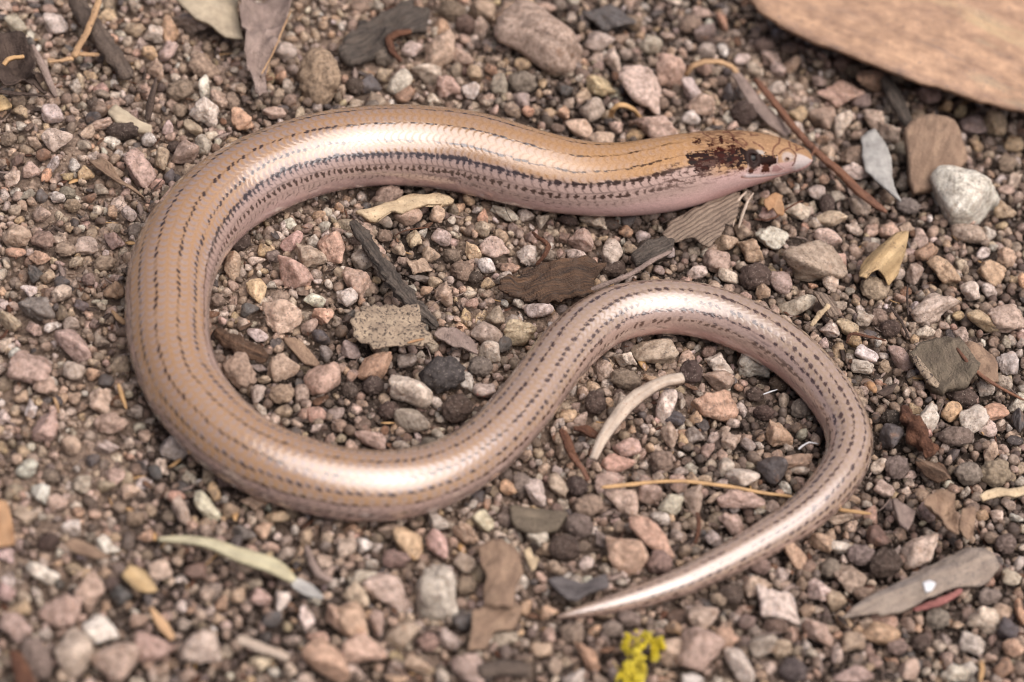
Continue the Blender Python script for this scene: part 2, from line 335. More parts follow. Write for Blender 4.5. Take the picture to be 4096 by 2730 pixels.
PSI = np.interp(SL, [0, 1.8, 2.9, 5.2, 6.6, 8.0, 9.2, 10.2, 12.5, 15, 17, 20, 24], [-21, -21, 0, 0, -13, -8, -2, -21, -16, -8, 10, 14, 10])   # how the body rolls along its length
def skink_surface():
    s, th = np.meshgrid(SL, TH, indexing='ij'); k = np.repeat(KS[:, None], NT, 1)
    deg = (-np.degrees(th) - PSI[:, None] + 180) % 360 - 180; a = np.abs(deg); LEN = SL[-1]
    hs = lambda i, j=0.0: (_h(np.floor(i).astype(np.int64), np.full(i.shape, int(j)), np.zeros(i.shape, np.int64)) if True else 0)
    # --- overlapping scales: rows of 15 degrees, every other row half a scale further on
    row = a / 15.0; rj = np.floor(row); dv = row - rj - 0.5
    u = k + 0.5 * (rj % 2); ui = np.floor(u); du = u - ui
    arc = du - 0.62 - 0.38 * (1 - (2 * dv) ** 2) + 0.0
    u2 = (du + 0.5 * np.abs(2 * dv) ** 1.7) % 1.0                       # rounded free edge
    edge = np.minimum(u2, 1 - u2); sid = np.minimum(np.abs(dv - 0.5), np.abs(dv + 0.5))
    seam = np.maximum(1 - edge / 0.13, 0) ; seam = np.maximum(seam, np.maximum(1 - sid / 0.09, 0) * 0.25)
    fine = np.clip(seam, 0, 1)
    body = smooth(1.75, 2.3, s)                                   # 0 on the head
    relief = (u2 - 0.5) * 0.0026 * body * np.clip(np.interp(s, SL, RAD) / 0.4, 0.3, 1)
    # --- colours
    Pw = np.stack([s, np.sin(th) * 1.3 + 3, np.cos(th) * 1.3], -1)
    tail = smooth(11.5, 16.5, s)
    mix = lambda A, B, f: A * (1 - f[..., None]) + B * f[..., None]
    v3 = lambda *c: np.array(c)
    dors = mix(v3(.395, .232, .114), v3(.375, .27, .19), tail)
    cen = mix(v3(.325, .25, .22), v3(.40, .30, .25), tail)
    lat = mix(v3(.41, .295, .255), v3(.41, .29, .235), tail)
    bel = mix(v3(.62, .42, .385), v3(.54, .33, .28), tail)
    n1 = fbm(Pw, 5.0, 3)
    cellc = np.clip(1 - np.maximum(np.abs(u2 - 0.55) / 0.42, np.abs(dv) / 0.5), 0, 1)
    top = mix(dors, cen, np.clip(cellc * 1.25 * (0.3 + 0.7 * smooth(3.5, 6.5, s)) + 0.18 * n1, 0, 0.85))
    top = mix(top, dors * 0.62, fine * np.where(a < 58, 0.42, 0.2) * (1 - 0.65 * tail))
    net = np.clip(np.maximum(np.maximum(1 - edge / 0.16, 0), np.maximum(1 - sid / 0.13, 0) * 0.9), 0, 1)
    side = mix(lat, lat * 0.25, np.clip(net * 0.9 * smooth(112, 62, a) * (1 - 0.75 * tail) * np.clip(0.8 + 0.6 * n1, 0, 1.2), 0, 1))
    col = mix(top, side, smooth(52 + 0 * a, 64 + 0 * a, a + 4 * n1))
    col = mix(col, bel, smooth(88, 118, a + 5 * n1))
    # --- dark lines of dashes
    dark = np.zeros_like(s)
    sgn = np.where(deg >= 0, 1.0, 7.0)
    front = smooth(6.6, 4.6, s)                                   # near the neck the dashes run together into thin lines
    def line(c, wid, duty, st, seed, wob=1.2, sl=3.0):
        duty = duty + 0.5 * front * (seed < 4); sl = sl * (1 - front)
        kk = k + 0.37 * seed + (deg >= 0) * 0.43; ki = np.floor(kk); f = kk - ki - 0.5
        j1 = hs(ki + 1000 * (deg >= 0), seed); j2 = hs(ki + 1000 * (deg >= 0), seed + 50)
        hw = wid * (1 + 0.5 * j2)
        d = np.abs(a - (c + wob * j1 + sl * f) + 1.0 * noise(Pw, 26.0, seed) + (0.9 + 2.6 * tail) * noise(Pw, 45.0, seed) + 1.6 * tail * noise(Pw, 16.0, seed + 3))
        tip = np.clip(1 - np.abs(f) / (0.5 * duty * (1 + 0.18 * j1)), 0, 1) ** 0.55
        m = smooth(hw * 1.05, hw * 0.55, d / np.maximum(tip, 0.02)) * (tip > 0.03) * st * np.where(hs(ki + 77, seed) > 0.62, 0.3, 1.0)
        np.maximum(dark, m, out=dark)
    rr = np.interp(s, SL, RAD)
    big = 1 + 1.0 * tail
    b0 = smooth(2.2, 3.0, s)
    thin = 1 - 0.32 * smooth(6.5, 3.5, s)
    line(15.5, 2.5 * big * thin, 0.98, 0.93 * smooth(1.5, 2.0, s), 1, 0.8, 3.0)
    line(41, 2.7 * big * thin, 0.92, 0.93 * smooth(1.5, 2.0, s), 2, 1.0, 4.0)
    m3 = smooth(9.2, 7.6, s)
    line(60, (2.3 + 1.3 * m3) * big, 0.95 + 0.35 * m3, 0.97 * smooth(1.5, 2.0, s), 3, 1.6, 1.5)
    line(63, 1.6 * m3 + 0.01, 0.7, 0.85 * smooth(1.5, 2.0, s) * m3, 6, 2.2, -14.0)
    line(82, (2.4 + 0.9 * m3) * big, 0.95, 0.85 * smooth(1.5, 2.2, s), 4, 2.6, -7.0)
    def bars(c, tall, thick, st, seed):          # short bars across the line, one to a scale
        kk = k + 0.5 * seed; f = kk - np.floor(kk) - 0.5; j1 = hs(np.floor(kk) + 500, seed)
        m = smooth(tall, tall * 0.6, np.abs(a - c - 1.5 * j1) + 1.5 * noise(Pw, 30.0, seed)) * smooth(thick, thick * 0.5, np.abs(f + 0.12 * j1 + 0.06 * noise(Pw, 22.0, seed))) * st
        np.maximum(dark, m, out=dark)
    bars(62, 5.5, 0.26, 0.9 * smooth(1.6, 2.1, s) * m3, 21); bars(81, 5.0, 0.22, 0.85 * smooth(1.7, 2.4, s) * m3, 22); bars(95, 3.0, 0.16, 0.45 * smooth(1.8, 2.6, s) * m3, 23)
    line(98, 1.2 * big, 0.6, 0.5 * b0 * (0.35 + 0.65 * (1 - tail)), 5, 3.0, 6.0)
    # loose blotches low on the tail's side
    bl = smooth(0.34, 0.5, fbm(Pw * v3(1.4, 1.4, 1.4), 7.0, 2, 9.0)) * smooth(60, 72, a) * smooth(104, 84, a) * smooth(17, 19.5, s)
    dark = np.maximum(dark, bl * 0.9)
    fl = smooth(0.66, 0.78, fbm(Pw, 9.0, 2, 31.0)) * smooth(80, 95, a) * smooth(120, 104, a)
    dark = np.maximum(dark, fl * 0.55)
    spk = smooth(0.42, 0.75, noise(Pw, 34.0, 3.0)) * 0.32 * smooth(118, 96, a)
    col = mix(col, col * 0.55, spk)
    dk = mix(v3(.020, .007, .004), v3(.045, .019, .012), tail)
    col = mix(col, dk, dark)
    return s, th, a, deg, col, relief, Pw

def head_shape(s, th, deg, a):           # flat-topped wedge with a shovel snout, a groove for the mouth and a dimple for the nostril
    f = 1 - smooth(0.5, 2.0, s)
    wx = 1.0 + 0.10 * f; top = 0.99 - 0.08 * f; bot = 0.97 - 0.12 * f
    c, n = np.cos(th), np.sin(th)
    return wx * n, np.where(c > 0, top * c, bot * c)

s_, th_, a_, deg_, col_, rel_, Pw_ = skink_surface()
_ps = np.radians(PSI)[:, None]; thp = th_ + _ps
hx, hz = head_shape(s_, thp, deg_, a_)
hx, hz = hx * np.cos(_ps) - hz * np.sin(_ps), hz * np.cos(_ps) + hx * np.sin(_ps)
if 'paint_head' in globals(): col_, rel_ = paint_head(s_, deg_, a_, col_, rel_, Pw_)
rr_ = np.repeat(RAD[:, None], NT, 1) + rel_
V = AX[:, None, :] + (SS[:, None, :] * hx[..., None] + NN[:, None, :] * hz[..., None]) * rr_[..., None]
VS = V.copy()
i0 = np.arange(NR - 1)[:, None] * NT; j0 = np.arange(NT); j1 = (j0 + 1) % NT
F = np.stack([i0 + j0, i0 + NT + j0, i0 + NT + j1, i0 + j1], -1).reshape(-1, 4)
V = np.concatenate([V.reshape(-1, 3), [AX[0] - TG[0] * 0.02, AX[-1] + TG[-1] * 0.02]])
colv = np.concatenate([col_.reshape(-1, 3), col_[0, :1], col_[-1, :1]])
F = F.tolist(); nV = NR * NT
for j in range(NT):
    F.append((nV, j, (j + 1) % NT)); F.append((nV + 1, (NR - 1) * NT + (j + 1) % NT, (NR - 1) * NT + j))
skin, nt, p = nodes('skin')
col = nd(nt, 'Attribute', attribute_name='col').outputs['Color']; gl = nd(nt, 'Attribute', attribute_name='gloss').outputs['Fac']   # gloss is cut on head and neck so the broad highlight stops short of them
pos = nd(nt, 'NewGeometry').outputs['Position']
nzt = nd(nt, 'TexNoise', Scale=75.0, Detail=3.0, Roughness=0.7); nt.links.new(pos, nzt.inputs['Vector'])
nt.links.new(mixc(nt, 1.0, col, mixc(nt, ramp(nt, nzt.outputs['Fac'], 0.3, 0.7), (0.86, 0.84, 0.83), (1.13, 1.13, 1.13)), 'MULTIPLY'), p.inputs['Base Color'])
p.inputs['Roughness'].default_value = 0.2; nt.links.new(mul(nt, gl, 1.0), p.inputs['Specular IOR Level'])
nt.links.new(mul(nt, gl, 1.0), p.inputs['Coat Weight']); p.inputs['Coat Roughness'].default_value = 0.2; p.inputs['Coat IOR'].default_value = 1.75
b = nd(nt, 'Bump', Strength=0.1, Distance=0.006); nt.links.new(nzt.outputs['Fac'], b.inputs['Height']); nt.links.new(b.outputs[0], p.inputs['Normal'])
sk = obj('skink', mesh('skink', V, F, skin, colv), label='slender glossy brown skink with dark dashed stripes, curled in an S on the gravel', cat='lizard')
_g = sk.data.attributes.new('gloss', 'FLOAT', 'POINT'); _g.data.foreach_set('value', np.concatenate([np.repeat((0.03 + 0.97 * smooth(2.2, 4.2, SL))[:, None], NT, 1).ravel(), [0.03, 1.0]]).astype(np.float32))
centre(sk)
SKO = np.array(sk.location)

def skin_point(s, a, side=1):             # a place on the skin and the way it faces
    i = int(np.argmin(np.abs(SL - s))); q = (side * a + PSI[i]) ; j = int(np.argmin(np.abs((np.degrees(TH) + q + 180) % 360 - 180)))
    return VS[i, j], (VS[i, j] - AX[i]) / np.linalg.norm(VS[i, j] - AX[i]), TG[i]
m_eye, _n, _pe = nodes('eye'); _pe.inputs['Base Color'].default_value = (.004, .004, .004, 1); _pe.inputs['Roughness'].default_value = .03; _pe.inputs['Specular IOR Level'].default_value = .22
m_lid, _n, _pl = nodes('eyelid'); _pl.inputs['Base Color'].default_value = (.012, .006, .005, 1); _pl.inputs['Roughness'].default_value = .6; _pl.inputs['Specular IOR Level'].default_value = .03
for side in (1, -1):
    c0, nrm, tg = skin_point(.81, 64, side); up = np.cross(nrm, tg); up /= np.linalg.norm(up); fw = np.cross(up, nrm)
    bm = bmesh.new(); bmesh.ops.create_uvsphere(bm, u_segments=24, v_segments=14, radius=1.0)
    v = np.array([x.co[:] for x in bm.verts]); f = [[q.index for q in p.verts] for p in bm.faces]; bm.free()
    W = c0 - nrm * .060 + v[:, :1] * fw * .085 + v[:, 1:2] * up * .075 + v[:, 2:] * nrm * .066
    e = obj('eye', mesh('eye', W - SKO, f, m_eye), sk)
    L, Fl = [], []
    for k in range(32):
        t = 2 * math.pi * k / 32; c1 = c0 + fw * math.cos(t) * .072 + up * math.sin(t) * .055 + nrm * (.001 - .012 * math.cos(t) ** 2)
        d = fw * math.cos(t) + up * math.sin(t)
        for q in range(8):
            u = 2 * math.pi * q / 8; L.append(c1 + (d * math.cos(u) + nrm * math.sin(u)) * (.0075 + .002 * math.sin(t * 5)))
            Fl.append((k * 8 + q, (k + 1) % 32 * 8 + q, (k + 1) % 32 * 8 + (q + 1) % 8, k * 8 + (q + 1) % 8))
    obj('eyelid', mesh('eyelid', np.array(L) - SKO, Fl, m_lid), sk)

# ------------------------------------------------------------------ leaf litter, bark and twigs, each lying where the photograph shows it
ZX, ZY, ZS = (0, 1365, 2730), (0, 910, 1820), 2352 / 1365
def pp(reg, x, y): return (ZX[reg // 10] + x / ZS, ZY[reg % 10] + y / ZS)
REFS = []                                # (short phrase, place) used to say where a pebble lies
CELL = 0.05; CX0, CY0, CN = -9.0, -8.0, 380
CEIL = np.full((CN, CN), 9.0, np.float32)        # lowest surface above each bit of ground
def add_ceiling(W):
    ix = ((W[:, 0] - CX0) / CELL).astype(int); iy = ((W[:, 1] - CY0) / CELL).astype(int)
    ok = (ix > 0) & (iy > 0) & (ix < CN - 1) & (iy < CN - 1)
    np.minimum.at(CEIL, (ix[ok], iy[ok]), W[ok, 2])
add_ceiling(VS.reshape(-1, 3)[::2])

def resample_line(P, n, closed=False):
    P = np.asarray(P, float)
    if closed: P = np.vstack([P, P[:1]])
    t = np.concatenate([[0], np.cumsum(np.linalg.norm(np.diff(P, axis=0), axis=1))])
    tt = np.linspace(0, t[-1], n, endpoint=not closed)
    return np.column_stack([np.interp(tt, t, P[:, j]) for j in range(P.shape[1])])

def smooth_line(P, n):
    P = resample_line(P, n); k = max(3, n // 10) | 1; ker = np.hanning(k + 2)[1:-1]; ker /= ker.sum()
    pad = np.pad(P, ((k // 2, k // 2), (0, 0)), mode='reflect', reflect_type='odd')
    return np.column_stack([np.convolve(pad[:, j], ker, 'valid') for j in range(P.shape[1])])

def finish(name, W, F, uv, mat, label, cat, ref, px, parent=None, group=None):
    if parent is None: add_ceiling(W)
    o = obj(name, mesh(name, W, F, mat, uv=uv), None, label, cat, group)
    centre(o)
    if parent is not None:
        o.parent = parent; o.location = o.location - parent.location
    if ref: REFS.append((ref, px))
    return o

_seed = [0]
def flake(name, reg, pts, z, mat, label=None, cat=None, ref=None, thick=0.03, curl=0.0, slope=(0, 0), rough=0.025, rag=0.03, bend=0.0, M=88, K=10, parent=None, abs_px=False, frq=2.2, axis=None):
    """a thin piece with the traced outline: slope tips it, curl lifts its rim, bend folds it along its length"""
    _seed[0] += 7.7; sd = _seed[0]
    pts = [p if abs_px else pp(reg, *p) for p in pts]
    c = np.mean(pts, 0); wc = G(*c, z)
    W = []
    for q in pts:
        w = G(*q, z)
        for _ in range(4): w = G(*q, z + slope[0] * (w[0] - wc[0]) + slope[1] * (w[1] - wc[1]))
        W.append(w)
    W = resample_line(W, M, True); wc = W.mean(0)
    D = W[:, :2] - wc[:2]; ev, evec = np.linalg.eigh(D.T @ D); ax = evec[:, 1] if axis is None else np.array(axis); bx = np.array([-ax[1], ax[0]]); half = max(1e-3, np.abs(D @ bx).max())
    jag = 1 + rag * (fbm(np.column_stack([W[:, :2], np.zeros(M)]), 7.0, 3, sd)) * 1.5
    V, U = [], []
    for k in range(K + 1):
        f = k / K
        Q = wc + (W - wc) * f * (jag[:, None] if k else 1) ** f
        v = (Q[:, :2] - wc[:2]) @ bx / half
        nz_ = fbm(np.column_stack([Q[:, :2], np.full(M, sd)]), frq, 3)
        fi = fbm(np.column_stack([Q[:, :2], np.full(M, sd)]), 11.0, 2, 4.0)
        Q[:, 2] += curl * f ** 2.2 + bend * v * v + rough * nz_ * 1.6 + rough * 0.35 * fi
        V.append(Q); U.append(np.column_stack([(Q[:, :2] - wc[:2]) @ ax, (Q[:, :2] - wc[:2]) @ bx]))
    T = np.array(V).reshape(-1, 3); U = np.array(U).reshape(-1, 2)
    th = thick * (0.8 + 0.25 * noise(T, 5.0))
    Bm = T - np.column_stack([np.zeros((len(T), 2)), th])
    n = len(T); F = []
    for k in range(K):
        for j in range(M):
            a, b = k * M + j, k * M + (j + 1) % M; c2, d = a + M, b + M
            if k: F += [(a, c2, d, b), (n + a, n + b, n + d, n + c2)]
            else: F += [(a, c2, d), (n + a, n + d, n + c2)]
    o = K * M
    for j in range(M): F.append((o + j, n + o + j, n + o + (j + 1) % M, o + (j + 1) % M))
    return finish(name, np.vstack([T, Bm]), F, np.vstack([U, U]), mat, label, cat, ref, c, parent)

def stick(name, reg, path, width, z, mat, label=None, cat=None, ref=None, flat=0.85, rough=0.12, ridge=0.0, seg=46, M=14, parent=None, ends=0.6, abs_px=False):
    """a twig, root or splinter: a tapering rod with a rough skin along a traced line"""
    _seed[0] += 5.3; sd = _seed[0]
    n = len(path); zs = list(z) if isinstance(z, (list, tuple)) else [z] * n; ws = list(width) if isinstance(width, (list, tuple)) else [width] * n
    P = [G(*(q if abs_px else pp(reg, *q)), zz) for q, zz in zip(path, zs)]
    A = smooth_line([[*p, cm(w_ / (1 if abs_px else ZS), p) / 2] for p, w_ in zip(P, ws)], seg)
    X, r = A[:, :3], A[:, 3]
    r = r * (1 - (1 - ends) * np.clip(1 - np.minimum(np.arange(seg), np.arange(seg)[::-1]) / 2.0, 0, 1))
    T = np.gradient(X, axis=0); T /= np.linalg.norm(T, axis=1)[:, None]
    N = np.array([0, 0, 1.0]) - T[:, 2:3] * T; N /= np.linalg.norm(N, axis=1)[:, None]; Sd = np.cross(T, N)
    t = np.linspace(0, 2 * math.pi, M, endpoint=False); L = np.concatenate([[0], np.cumsum(np.linalg.norm(np.diff(X, axis=0), axis=1))])
    ct, st = np.cos(t), np.sin(t)
    q = np.stack([np.repeat(L[:, None], M, 1) * 1.2 / max(r.max(), 0.02), np.repeat(ct[None] * 1.5, seg, 0), np.repeat(st[None] * 1.5, seg, 0)], -1)
    dr = 1 + rough * fbm(q, 0.9, 3, sd) * 1.5 + ridge * noise(q * np.array([0.12, 2.4, 2.4]), 1.0, sd)
    V = X[:, None] + (Sd[:, None] * st[None, :, None] + N[:, None] * (ct * flat)[None, :, None]) * (r[:, None] * dr)[..., None]
    U = np.stack([np.repeat(L[:, None], M, 1), np.repeat((t / (2 * math.pi))[None], seg, 0) * 6.28 * r.mean()], -1).reshape(-1, 2)
    V = np.vstack([V.reshape(-1, 3), X[:1], X[-1:]]); U = np.vstack([U, [[0, 0]], [[L[-1], 0]]])
    F = [(i * M + j, i * M + (j + 1) % M, (i + 1) * M + (j + 1) % M, (i + 1) * M + j) for i in range(seg - 1) for j in range(M)]
    for j in range(M): F += [(seg * M, (j + 1) % M, j), (seg * M + 1, (seg - 1) * M + j, (seg - 1) * M + (j + 1) % M)]
    mid = np.mean([(q if abs_px else pp(reg, *q)) for q in path], 0)
    return finish(name, V, F, U, mat, label, cat, ref, mid, parent)

def strip(name, reg, path, width, z, mat, label=None, cat=None, ref=None, arch=0.3, thick=0.03, seg=44, M=12, rough=0.02, twist=0.0, parent=None, rag=0.06):
    """a narrow leaf or bark ribbon along a traced line, its cross-section arched (arch > 0) or troughed (arch < 0)"""
    _seed[0] += 3.9; sd = _seed[0]
    n = len(path); zs = list(z) if isinstance(z, (list, tuple)) else [z] * n; ws = list(width) if isinstance(width, (list, tuple)) else [width] * n
    P = [G(*pp(reg, *q), zz) for q, zz in zip(path, zs)]
    A = smooth_line([[*p, cm(w_ / ZS, p) / 2] for p, w_ in zip(P, ws)], seg); X, r = A[:, :3], A[:, 3]
    T = np.gradient(X, axis=0); T /= np.linalg.norm(T, axis=1)[:, None]
    N = np.array([0, 0, 1.0]) - T[:, 2:3] * T; N /= np.linalg.norm(N, axis=1)[:, None]; Sd = np.cross(T, N)
    tw = twist * np.linspace(-0.5, 0.5, seg)[:, None]; N, Sd = N * np.cos(tw) + Sd * np.sin(tw), Sd * np.cos(tw) - N * np.sin(tw)
    v = np.linspace(-1, 1, M); L = np.concatenate([[0], np.cumsum(np.linalg.norm(np.diff(X, axis=0), axis=1))])
    e = 1 + rag * fbm(np.stack([L * 6, L * 0, L * 0], -1), 1.0, 3, sd)
    Vt = X[:, None] + Sd[:, None] * (v[None] * (r * e)[:, None])[..., None] + N[:, None] * (arch * (1 - v ** 2)[None] * r[:, None])[..., None]
    Vt = Vt.reshape(-1, 3); Vt[:, 2] += rough * fbm(Vt, 2.5, 3, sd) * 1.5
    Bt = Vt - np.repeat(N, M, 0) * thick
    U = np.stack([np.repeat(L[:, None], M, 1), v[None] * r[:, None]], -1).reshape(-1, 2)
    m = len(Vt); F = []
    for i in range(seg - 1):
        for j in range(M - 1):
            a = i * M + j; F += [(a, a + 1, a + M + 1, a + M), (m + a, m + a + M, m + a + M + 1, m + a + 1)]
        a, b = i * M, i * M + M - 1; F += [(a, a + M, m + a + M, m + a), (b, m + b, m + b + M, b + M)]
    for j in range(M - 1):
        a = j; F.append((a, m + a, m + a + 1, a + 1)); a = (seg - 1) * M + j; F.append((a, a + 1, m + a + 1, m + a))
    mid = np.mean([pp(reg, *q) for q in path], 0)
    return finish(name, np.vstack([Vt, Bt]), F, np.vstack([U, U]), mat, label, cat, ref, mid, parent)

LM = litter_mat
m_leaf = LM('dry_tan_leaf', (.33, .21, .142), (.52, .335, .215), 3.0, 0.7, dirt=0.0, rough=0.6, bump=0.2, blot=0.85, blot_col=(.58, .43, .25), speck=0.3, speck_col=(.20, .155, .135), grime=0.45)
m_bark = LM('dark_grey_bark', (.05, .042, .037), (.20, .165, .135), 22, 2.2, dirt=0.8, bump=1.0)
m_brbark = LM('brown_bark', (.075, .048, .034), (.24, .14, .085), 16, 1.2, dirt=0.5, bump=1.0)
m_chip = LM('streaked_wood', (.05, .038, .032), (.21, .12, .07), 20, 1.0, dirt=0.75, bump=1.0)
m_lich = LM('speckled_bark', (.35, .27, .195), (.45, .355, .255), 3, 2, speck=0.9, dirt=0.45, bump=0.7)
m_cream = LM('cream_bark', (.50, .38, .24), (.60, .48, .32), 10, 1.5, speck=0.35, speck_col=(.2, .13, .08), dirt=0.15, bump=0.5)
m_mauve = LM('grey_brown_leaf', (.25, .19, .16), (.38, .29, .25), 5, 2, dirt=0.6, bump=0.7)
m_brown = LM('brown_leaf', (.22, .145, .10), (.36, .25, .17), 6, 1.5, dirt=0.45, bump=0.6)
m_dark = LM('dark_curled_leaf', (.055, .037, .03), (.12, .085, .066), 8, 1.5, dirt=0.3, bump=0.7)
m_pale = LM('pale_khaki_leaf', (.40, .33, .235), (.47, .40, .29), 4, 0.8, dirt=0.1, bump=0.25)
m_green = LM('pale_green_leaf', (.43, .40, .28), (.52, .47, .30), 7, 0.6, dirt=0.1, bump=0.3, blot=0.5, blot_col=(.42, .31, .25))
m_grey = LM('blue_grey_leaf', (.33, .32, .30), (.44, .43, .40), 8, 1, dirt=0.25, bump=0.4)
m_stem = LM('dry_stalk', (.43, .33, .25), (.60, .52, .43), 12, 0.5, speck=0.2, speck_col=(.3, .13, .08), dirt=0.15, bump=0.4)
m_straw = LM('straw', (.45, .27, .12), (.56, .37, .19), 14, 0.5, dirt=0.1, rough=0.5, bump=0.3)
m_twig = LM('tan_twig', (.40, .245, .13), (.54, .36, .21), 14, 1, speck=0.3, dirt=0.15, bump=0.4)
m_red = LM('red_brown_twig', (.12, .055, .038), (.28, .135, .075), 12, 1.2, dirt=0.25, rough=0.5, bump=0.5, blot=0.5, blot_col=(.07, .045, .04))
m_rust = LM('rust_red_rot', (.10, .042, .027), (.22, .105, .06), 6, 3, dirt=0.5, bump=1.0)
m_vein = LM('veined_leaf', (.24, .18, .135), (.34, .26, .20), 10, 0.7, dirt=0.3, veins=6.5, bump=0.7)
m_husk = LM('seed_husk', (.44, .30, .15), (.56, .41, .23), 6, 0.8, dirt=0.2, veins=1.6, bump=0.5, speck=0.15)
m_dirtstick = LM('dirt_coated_stick', (.12, .092, .075), (.21, .16, .125), 6, 2, dirt=0.6, bump=1.0)
m_orange = LM('orange_leaf', (.36, .20, .10), (.45, .28, .16), 7, 1, dirt=0.3, bump=0.4)
m_slate = LM('slate_shard', (.085, .075, .073), (.135, .12, .117), 5, 2, dirt=0.3, rough=0.6, bump=0.4)
m_yellow = LM('yellow_lichen', (.62, .49, .02), (.75, .64, .09), 3, 3, dirt=0.0, rough=0.9, bump=0.5)
m_silk = LM('white_silk', (.55, .56, .58), (.66, .67, .68), 8, 1, dirt=0.0, bump=0.1)
m_moss = LM('olive_bark', (.14, .115, .082), (.25, .20, .145), 8, 1.5, dirt=0.5, bump=0.9)

# the big curled leaf in the far corner
leaf = flake('dry_leaf', 20, [(470, -60), (560, 22), (700, 104), (850, 182), (1000, 256), (1150, 322), (1300, 386), (1450, 445), (1600, 500), (1740, 537), (1870, 562), (2080, 622), (2353, 705), (2700, 830), (3100, 700), (3100, -420), (1800, -520), (900, -380)],
      .78, m_leaf, 'large dry tan leaf with pale blotches, raised above the gravel in the corner', 'leaf', 'large tan leaf', thick=0.07, curl=-0.12, slope=(0.02, 0.04), rough=0.035, rag=0.009, M=150, K=16, frq=0.8, axis=(G(*pp(20, 2353, 705), .5) - G(*pp(20, 470, -60), .5))[:2] / np.linalg.norm((G(*pp(20, 2353, 705), .5) - G(*pp(20, 470, -60), .5))[:2]))
strip('leaf_rim', 20, [(470, -60), (700, 108), (1000, 262), (1300, 394), (1600, 508), (1870, 570), (2080, 630), (2353, 713), (2700, 838)], 26, [.59] * 9, m_twig, arch=1.0, thick=0.03, parent=leaf, rag=0.02)
# far left corner
stick('twig', 0, [(685, -10), (645, 110), (592, 240), (545, 320), (505, 395)], [44, 48, 46, 44, 56], [.55, .42, .3, .22, .14], m_twig, 'tan twig with a forked foot standing in sand in the far left corner', 'twig', 'tan forked twig')
_t = C['twig']
stick('side_shoot', 0, [(505, 400), (430, 418), (330, 428)], [40, 30, 18], .12, m_twig, parent=_t); stick('side_shoot', 0, [(530, 372), (600, 378), (685, 378)], [36, 34, 26], .13, m_twig, parent=_t)
stick('dirt_coated_stick', 0, [(500, -20), (590, 110), (690, 260), (790, 400), (890, 540)], [100, 125, 135, 135, 100], [.3, .26, .2, .14, .06], m_dirtstick, 'thick dark stick crusted with soil beside the tan forked twig', 'stick', 'soil-crusted stick', rough=0.2)
flake('curled_leaf', 0, [(-60, 230), (60, 262), (130, 290), (205, 370), (235, 480), (215, 560), (250, 620), (330, 662), (150, 655), (-60, 640)], .24, m_dark, 'crumpled dark brown leaf at the left border of the photo', 'leaf', 'crumpled dark leaf', curl=0.14, rough=0.1, rag=0.12, slope=(-.1, .1))
strip('leaf_curl', 0, [(22, 440), (50, 405), (100, 382), (160, 378)], 34, [.42, .46, .46, .42], m_straw, 'thin tan curl of dry leaf lying on the crumpled dark leaf', 'leaf scrap', None, arch=0.5)
stick('dark_stalk', 0, [(-20, 632), (90, 645), (200, 652), (335, 664)], [34, 30, 24, 10], [.3, .28, .24, .16], m_dark, 'dark pointed stem under the crumpled dark leaf', 'stem', None)
strip('fibre_strip', 0, [(222, 320), (265, 400), (310, 480), (350, 570), (385, 665)], [30, 48, 52, 46, 26], [.22, .2, .16, .12, .08], m_mauve, 'fibrous grey-tan strip right of the crumpled dark leaf', 'bark strip', 'fibrous grey strip', arch=0.5)
flake('yellow_chip', 0, [(-40, 655), (20, 668), (50, 690), (85, 742), (30, 756), (-40, 762)], .12, m_husk, 'bright yellow-tan chip cut by the left border', 'chip', None, thick=0.05, M=40, K=5)
strip('leaf_shard', 0, [(1078, 525), (1052, 640), (1030, 740), (1012, 835)], [14, 40, 56, 34], [.42, .32, .2, .08], m_dark, 'dark pointed leaf shard standing up in sandy soil', 'leaf shard', 'dark upright shard', arch=0.4, twist=0.5)
flake('bark_chip', 0, [(742, 780), (800, 722), (880, 770), (960, 830), (1052, 850), (1045, 895), (960, 892), (880, 850), (790, 838)], .14, m_pale, 'pale weathered bark chip among sand behind the left bend', 'bark chip', 'pale bark chip', thick=0.07, M=50, K=6)
flake('leaf_flake', 0, [(608, 1088), (700, 1092), (775, 1150), (830, 1230), (900, 1285), (1000, 1360), (900, 1310), (800, 1262), (720, 1215), (655, 1150)], .12, m_brown, 'slender pointed brown leaf flake just outside the left bend', 'leaf flake', 'pointed brown flake', thick=0.03, bend=0.06, M=60, K=6)
flake('khaki_leaf', 0, [(1190, -60), (1290, 40), (1350, 95), (1440, 135), (1560, 222), (1680, 252), (1645, 120), (1640, -60)], .4, m_pale, 'smooth pale khaki leaf at the far border, left of a crumpled grey leaf', 'leaf', 'pale khaki leaf', curl=-0.05, slope=(-.1, .05), thick=0.04)
crl = flake('crumpled_leaf', 0, [(1630, -60), (1640, 80), (1660, 180), (1692, 285), (1682, 380), (1738, 500), (1800, 645), (1855, 640), (1795, 510), (1885, 360), (1960, 205), (2005, 90), (2010, -60)], .42, m_mauve, 'crumpled grey-mauve leaf with a thin midrib, hanging in from the far border', 'leaf', 'crumpled grey leaf', rough=0.09, rag=0.1, bend=0.15, slope=(0, .12))
stick('midrib', 0, [(2004, 78), (1950, 200), (1880, 370), (1802, 512)], 12, [.62, .55, .47, .4], m_twig, parent=crl)
